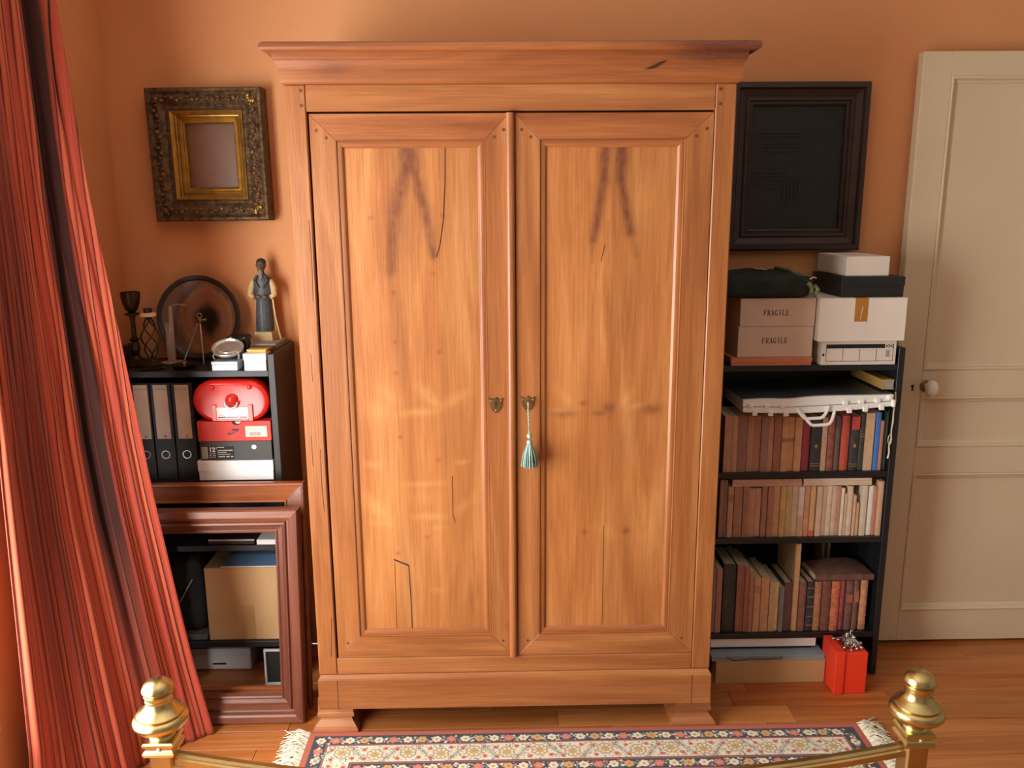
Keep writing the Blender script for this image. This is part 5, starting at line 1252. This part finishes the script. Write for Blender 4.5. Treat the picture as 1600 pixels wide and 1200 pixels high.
RED, DRED, ORG, BRN, MAR = (184, 80, 60), (156, 60, 50), (202, 108, 74), (64, 38, 34), (120, 50, 46)
fine = ramp([(0, RED), (.10, RED), (.12, BRN), (.15, BRN), (.17, ORG), (.30, RED), (.32, MAR), (.36, MAR), (.38, RED), (.52, ORG), (.60, RED), (.62, BRN), (.65, BRN), (.67, DRED), (.80, RED), (.82, MAR), (.84, RED), (1, RED)], frac(9.0))
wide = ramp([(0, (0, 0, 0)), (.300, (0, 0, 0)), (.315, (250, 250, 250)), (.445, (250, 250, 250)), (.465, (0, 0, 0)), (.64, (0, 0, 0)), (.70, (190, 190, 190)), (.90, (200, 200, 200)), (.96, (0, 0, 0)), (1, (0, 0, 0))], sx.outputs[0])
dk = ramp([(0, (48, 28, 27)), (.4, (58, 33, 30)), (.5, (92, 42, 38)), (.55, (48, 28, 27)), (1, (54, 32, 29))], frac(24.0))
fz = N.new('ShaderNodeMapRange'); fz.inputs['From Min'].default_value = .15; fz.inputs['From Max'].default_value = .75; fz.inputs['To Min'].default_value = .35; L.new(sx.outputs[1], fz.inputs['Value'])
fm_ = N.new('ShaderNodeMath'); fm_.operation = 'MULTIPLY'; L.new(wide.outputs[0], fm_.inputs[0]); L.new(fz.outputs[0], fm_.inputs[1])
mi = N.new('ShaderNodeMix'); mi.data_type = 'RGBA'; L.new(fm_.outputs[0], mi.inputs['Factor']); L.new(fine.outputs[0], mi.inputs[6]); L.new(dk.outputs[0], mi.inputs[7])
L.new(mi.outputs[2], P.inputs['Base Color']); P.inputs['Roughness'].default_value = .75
P.inputs['Sheen Weight'].default_value = .15; P.inputs['Specular IOR Level'].default_value = .2
wv = N.new('ShaderNodeTexNoise'); wv.inputs['Scale'].default_value = 900; bp = N.new('ShaderNodeBump'); bp.inputs['Strength'].default_value = .15; bp.inputs['Distance'].default_value = .002
ob = N.new('ShaderNodeTexCoord'); L.new(ob.outputs['Object'], wv.inputs['Vector']); L.new(wv.outputs['Fac'], bp.inputs['Height']); L.new(bp.outputs[0], P.inputs['Normal'])
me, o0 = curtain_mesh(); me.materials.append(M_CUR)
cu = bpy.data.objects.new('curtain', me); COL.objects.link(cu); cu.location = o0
sol = cu.modifiers.new('cloth_thickness', 'SOLIDIFY'); sol.thickness = .0025
set_props(cu, 'long red curtain with dark stripes spreading onto the floor by the window', 'curtain')

# ------------------------------------------------------------------ rug
RX0, RX1, RY1, RY0 = -.652, 1.097, -.5645, -1.22
def paint_rug():
    xs_ = np.arange(RX0, RX1 + .001, .002)
    ys_ = np.concatenate([np.arange(RY1, -.88, -.0019), np.arange(-.882, RY0 - .01, -.02)])
    X, Y = np.meshgrid(xs_, ys_)
    Cc = np.zeros(X.shape + (3,)); 
    def L3(c): return np.array(lin(c)[:3])
    PINK, NAVY, CREAM, GOLD, ROSE, GRN, BLUE, DKR = map(L3, ((188, 106, 90), (82, 82, 90), (228, 218, 192), (206, 172, 112), (214, 128, 116), (128, 146, 122), (120, 140, 160), (150, 60, 58)))
    dfr = np.minimum(RY1 - Y, np.minimum(X - RX0, RX1 - X))      # distance from the edge
    dfr = np.minimum(dfr, Y - RY0)
    Cc[:] = CREAM
    sel = lambda a, b: (dfr >= a) & (dfr < b)
    Cc[dfr < .022] = PINK
    Cc[sel(.022, .025)] = NAVY
    Cc[sel(.025, .066)] = NAVY
    Cc[sel(.066, .069)] = PINK; Cc[sel(.069, .071)] = NAVY
    Cc[sel(.150, .153)] = NAVY; Cc[sel(.153, .157)] = PINK; Cc[sel(.157, .200)] = NAVY; Cc[sel(.200, .206)] = PINK
    Cc[dfr >= .206] = L3((196, 150, 130))
    def disc(cx, cy, r, c, ring=None):
        i0, i1 = np.searchsorted(xs_, (cx - r, cx + r)); m = np.abs(ys_ - cy) <= r
        js = np.nonzero(m)[0]
        if len(js) == 0 or i0 >= i1: return
        sl = np.s_[js[0]:js[-1] + 1, i0:i1]
        d = np.hypot(X[sl] - cx, Y[sl] - cy)
        k = d <= r if ring is None else (d <= r) & (d >= ring)
        Cc[sl][k] = c
    def petals(cx, cy, R, n, pr, c, ph=0, outline=None):
        for k in range(n):
            a = ph + 2 * math.pi * k / n
            if outline is not None: disc(cx + R * math.cos(a), cy + R * math.sin(a), pr + .0022, outline)
        for k in range(n):
            a = ph + 2 * math.pi * k / n
            disc(cx + R * math.cos(a), cy + R * math.sin(a), pr, c)
    def line(p, q, w, c):
        n = max(2, int(math.dist(p, q) / .0015))
        for k in range(n + 1): disc(p[0] + (q[0] - p[0]) * k / n, p[1] + (q[1] - p[1]) * k / n, w, c)
    r = np.random.default_rng(5)
    def guard(pos, along, cx_fixed, off):
        cols = [CREAM, ROSE, CREAM, GOLD]
        s = pos[0] + .02; k = off
        while s < pos[1] - .015:
            cx, cy = (s, cx_fixed) if along == 'x' else (cx_fixed, s)
            c = cols[k % 4]
            petals(cx, cy, .0095, 6, .0060, c, .3 * k); disc(cx, cy, .0052, GOLD if c is not GOLD else ROSE); disc(cx, cy, .002, DKR)
            sx_, sy_ = (s + .0225, cx_fixed) if along == 'x' else (cx_fixed, s + .0225)
            for q in range(11):
                disc(sx_ + r.uniform(-.009, .009), sy_ + r.uniform(-.016, .016), r.uniform(.0022, .0044), (CREAM, BLUE, ROSE, GRN, CREAM, GOLD)[q % 6])
            s += .045; k += 1
    guard((RX0 + .025, RX1 - .025), 'x', RY1 - .0455, 0)
    guard((RY0, RY1 - .066), 'y', RX0 + .0455, 1); guard((RY0, RY1 - .066), 'y', RX1 - .0455, 2)
    guard((RX0 + .157, RX1 - .157), 'x', RY1 - .1785, 1)
    guard((RY0, RY1 - .2), 'y', RX0 + .1785, 0); guard((RY0, RY1 - .2), 'y', RX1 - .1785, 3)
    # main cream border: rosettes, diagonal leafy branches and small sprigs
    def main(s0, s1, fixed, along):
        P_ = (lambda s, t: (s, fixed + t)) if along == 'x' else (lambda s, t: (fixed + t, s))
        n = int((s1 - s0) / .098); st_ = (s1 - s0) / n
        for k in range(n):
            s = s0 + st_ * (k + .5)
            cx, cy = P_(s, .004 * (-1) ** k)
            for q in range(80):
                a, b = P_(s + r.uniform(-st_ / 2, st_ / 2), r.uniform(-.036, .036))
                disc(a, b, r.uniform(.0014, .0034), (GRN, GOLD, ROSE, BLUE, GRN)[q % 5])
            for sg in (-1, 1):
                p = P_(s - st_ * .5, -.036 * sg * (-1) ** k)
                for u in range(7):
                    t0, t1 = u / 7, (u + 1) / 7
                    a0 = P_(s - st_ * .5 + (t0 - .5) * .05, sg * (t0 - .5) * .07 * (-1) ** k); a1 = P_(s - st_ * .5 + (t1 - .5) * .05, sg * (t1 - .5) * .07 * (-1) ** k)
                    if sg == 1:
                        line(a0, a1, .0012, GRN); disc(a0[0] + .006, a0[1], .0042, BLUE); disc(a0[0] - .006, a0[1], .0042, GRN); disc(a0[0] + .006, a0[1], .0026, CREAM); disc(a0[0] - .006, a0[1], .0026, CREAM)
            disc(cx, cy, .028, CREAM)
            petals(cx, cy, .0175, 8, .0072, GOLD, .39, BLUE); petals(cx, cy, .0175, 8, .0046, CREAM, .39); petals(cx, cy, .009, 8, .0030, GOLD)
            disc(cx, cy, .0075, GOLD); disc(cx, cy, .0045, BLUE); disc(cx, cy, .002, CREAM)
            for a, b in ((-.034, .02), (.034, -.02), (.03, .024), (-.03, -.024)):
                fx_, fy_ = P_(s + a, b)
                petals(fx_, fy_, .0052, 5, .0036, ROSE, a * 30); disc(fx_, fy_, .0028, DKR)
    main(RX0 + .071, RX1 - .071, RY1 - .1105, 'x')
    main(RY0, RY1 - .150, RX0 + .1105, 'y'); main(RY0, RY1 - .150, RX1 - .1105, 'y')
    # field
    for k in range(260):
        a, b = r.uniform(RX0 + .21, RX1 - .21), r.uniform(RY0, RY1 - .21)
        petals(a, b, .008, 6, .005, (ROSE, CREAM, GOLD, BLUE)[k % 4], k)
    return xs_, ys_, Cc, dfr
xs_, ys_, Cc, dfr = paint_rug()
rug = thing('rug', 'cream and navy floral wool rug with fringed ends in front of the armoire', 'rug', ((RX0 + RX1) / 2, (RY0 + RY1) / 2, 0))
M_RUG, nt, N, L, P = newmat('woven_wool_rug')
at = N.new('ShaderNodeAttribute'); at.attribute_name = 'weave'
nz = N.new('ShaderNodeTexNoise'); nz.inputs['Scale'].default_value = 420; nz.inputs['Detail'].default_value = 2
tc = N.new('ShaderNodeTexCoord'); L.new(tc.outputs['Object'], nz.inputs['Vector'])
mr = N.new('ShaderNodeMapRange'); mr.inputs['To Min'].default_value = .8; mr.inputs['To Max'].default_value = 1.12; L.new(nz.outputs['Fac'], mr.inputs['Value'])
vm = N.new('ShaderNodeVectorMath'); vm.operation = 'SCALE'; L.new(at.outputs['Color'], vm.inputs[0]); L.new(mr.outputs[0], vm.inputs['Scale'])
L.new(vm.outputs[0], P.inputs['Base Color']); P.inputs['Roughness'].default_value = .95; P.inputs['Specular IOR Level'].default_value = .1
bp = N.new('ShaderNodeBump'); bp.inputs['Strength'].default_value = .4; bp.inputs['Distance'].default_value = .003; L.new(nz.outputs['Fac'], bp.inputs['Height']); L.new(bp.outputs[0], P.inputs['Normal'])
ny_, nx_ = len(ys_), len(xs_)
X, Y = np.meshgrid(xs_, ys_)
Z = .007 + .0006 * np.sin(X * 5) * np.sin(Y * 7)
edge = (X <= xs_[0]) | (X >= xs_[-1]) | (Y >= ys_[0]) | (Y <= ys_[-1])
Z[edge] = .0012
co = np.stack([X - rug.location.x, Y - rug.location.y, Z], -1).reshape(-1, 3).astype(np.float32)
idx = np.arange(nx_ * ny_).reshape(ny_, nx_)
q = np.stack([idx[:-1, :-1], idx[1:, :-1], idx[1:, 1:], idx[:-1, 1:]], -1).reshape(-1, 4).astype(np.int32)
me = bpy.data.meshes.new('pile')
me.vertices.add(len(co)); me.vertices.foreach_set('co', co.reshape(-1))
me.loops.add(q.size); me.loops.foreach_set('vertex_index', q.reshape(-1))
me.polygons.add(len(q)); me.polygons.foreach_set('loop_start', np.arange(0, q.size, 4, dtype=np.int32)); me.polygons.foreach_set('loop_total', np.full(len(q), 4, np.int32))
me.update(calc_edges=True); me.validate()
ca = me.color_attributes.new('weave', 'FLOAT_COLOR', 'POINT')
ca.data.foreach_set('color', np.concatenate([Cc, np.ones(Cc.shape[:2] + (1,))], -1).reshape(-1).astype(np.float32))
me.materials.append(M_RUG)
po = bpy.data.objects.new('pile', me); COL.objects.link(po); po.parent = rug
obj('backing', MB().box(RX0 + .002, RX1 - .002, RY0 + .002, RY1 - .002, .0004, .0012), mat('rug_backing', (200, 180, 150), .9), rug)
M_FRINGE = mat('cream_wool_fringe', (224, 214, 190), .9, 0, .12, 90)
for sgn, xe in ((-1, RX0), (1, RX1)):
    fm = MB(); yy_ = RY1 - .004
    while yy_ > RY0 + .002:
        near = yy_ > -.95
        for q_ in range(3 if near else 1):
            a = rng.uniform(-.6, .6); ln = rng.uniform(.045, .085)
            y0_ = yy_ + rng.uniform(-.004, .004)
            p = [(xe - sgn * .002, y0_, .005), (xe + sgn * ln * .35, y0_ + a * ln * .2 + rng.uniform(-.004, .004), .008 + rng.uniform(0, .010)), (xe + sgn * ln * .7, y0_ + a * ln * .6 + rng.uniform(-.008, .008), .006 + rng.uniform(0, .008)), (xe + sgn * ln, y0_ + a * ln + rng.uniform(-.012, .012), .003)]
            fm.tube(p, [.0022, .0020, .0017, .0012], 4)
        yy_ -= .0052 if near else .012
    obj('fringe', fm, M_FRINGE, rug, 80, kind='stuff')

# ------------------------------------------------------------------ brass foot end of the bed
bed = thing('bed_footboard', 'polished brass bed foot end with two knobbed posts and a curved rail', 'bed', (.05, -1.3, 0))
def finial(par, cx, cy, zt):
    pr = [(0.0008, 0), (.010, .0012), (.020, .0048), (.028, .0115), (.0325, .020), (.033, .024), (.031, .0275), (.0268, .0285), (.0268, .031), (.0295, .032), (.0305, .0355), (.0295, .039), (.0272, .040), (.0272, .044),
          (.0290, .045), (.0290, .049), (.0262, .050), (.0275, .057), (.0315, .064), (.0385, .0705), (.0455, .0745), (.0478, .0765), (.0478, .0790), (.0455, .0800), (.0455, .0815), (.0500, .0825), (.0550, .087), (.0575, .0935), (.0565, .1), (.0520, .1065), (.0440, .1115), (.0350, .1145),
          (.0350, .1160), (.0295, .118), (.0250, .1235), (.0235, .129), (.0265, .1335), (.0265, .136)]
    return obj('finial', MB().lathe([(r, zt - h) for r, h in pr][::-1], (cx, cy, 0), 48), M_BRASS, par, 32)
for cx, zt, rot in ((-.779, .652, .06), (.867, .640, -.04)):
    cy = -1.3
    po_ = obj('post', MB().box(cx - .024, cx + .024, cy - .024, cy + .024, .02, zt - .160, .004), M_BRASS_POST, bed)
    finial(po_, cx, cy, zt)
    zc = zt - .136
    lv = [(zc - .036, .025), (zc - .033, .031), (zc - .026, .0335), (zc - .021, .0315), (zc - .018, .028), (zc - .013, .028), (zc - .010, .032), (zc - .004, .0325), (zc, .030)]
    obj('collar', MB().loft_sq([(z, cx - h, cx + h, cy - h, cy + h) for z, h in lv]), M_BRASS, po_, 30)
    obj('screw', MB().ell((cx + .002, cy - .029, zc - .0155), (.005, .003, .005), 12, 8), M_SILVER, po_, 60)
    obj('foot_cup', MB().lathe([(.03, .0008), (.032, .006), (.028, .022), (.024, .028)], (cx, cy, 0), 20), M_BRASS_OLD, po_, 40)
def rail(z_end, dip, hw, hh, name):
    mb = MB(); x0, x1 = -.757, .845; vs = []; K = 40
    sec = [(-hw, -hh * .6), (-hw, hh * .25), (-hw * .72, hh * .45), (-hw * .72, hh * .7), (-hw * .4, hh), (hw * .4, hh), (hw * .72, hh * .7), (hw * .72, hh * .45), (hw, hh * .25), (hw, -hh * .6), (hw * .6, -hh), (-hw * .6, -hh)]
    for k in range(K + 1):
        u = k / K; x = x0 + (x1 - x0) * u
        z = z_end[0] + (z_end[1] - z_end[0]) * u - dip * (1 - (2 * u - 1) ** 2)
        for a, b in sec: vs.append((x, -1.3 + a, z + b))
    n = len(sec)
    fs = [(i * n + k, i * n + (k + 1) % n, (i + 1) * n + (k + 1) % n, (i + 1) * n + k) for i in range(K) for k in range(n)] + [tuple(range(n))[::-1], tuple(K * n + k for k in range(n))]
    return obj(name, mb.add(vs, fs), M_BRASS_POST, bed, 25)
rail((.462, .450), .085, .014, .015, 'top_rail')
rail((.20, .20), .0, .012, .013, 'lower_rail')
for k in range(7):
    u = (k + 1) / 8; x = -.757 + 1.602 * u; zt = .462 - .012 * u - .085 * (1 - (2 * u - 1) ** 2) - .012
    obj('spindle', MB().lathe([(.008, .211), (.008, zt)], (x, -1.3, 0), 10), M_BRASS_POST, bed, 40)
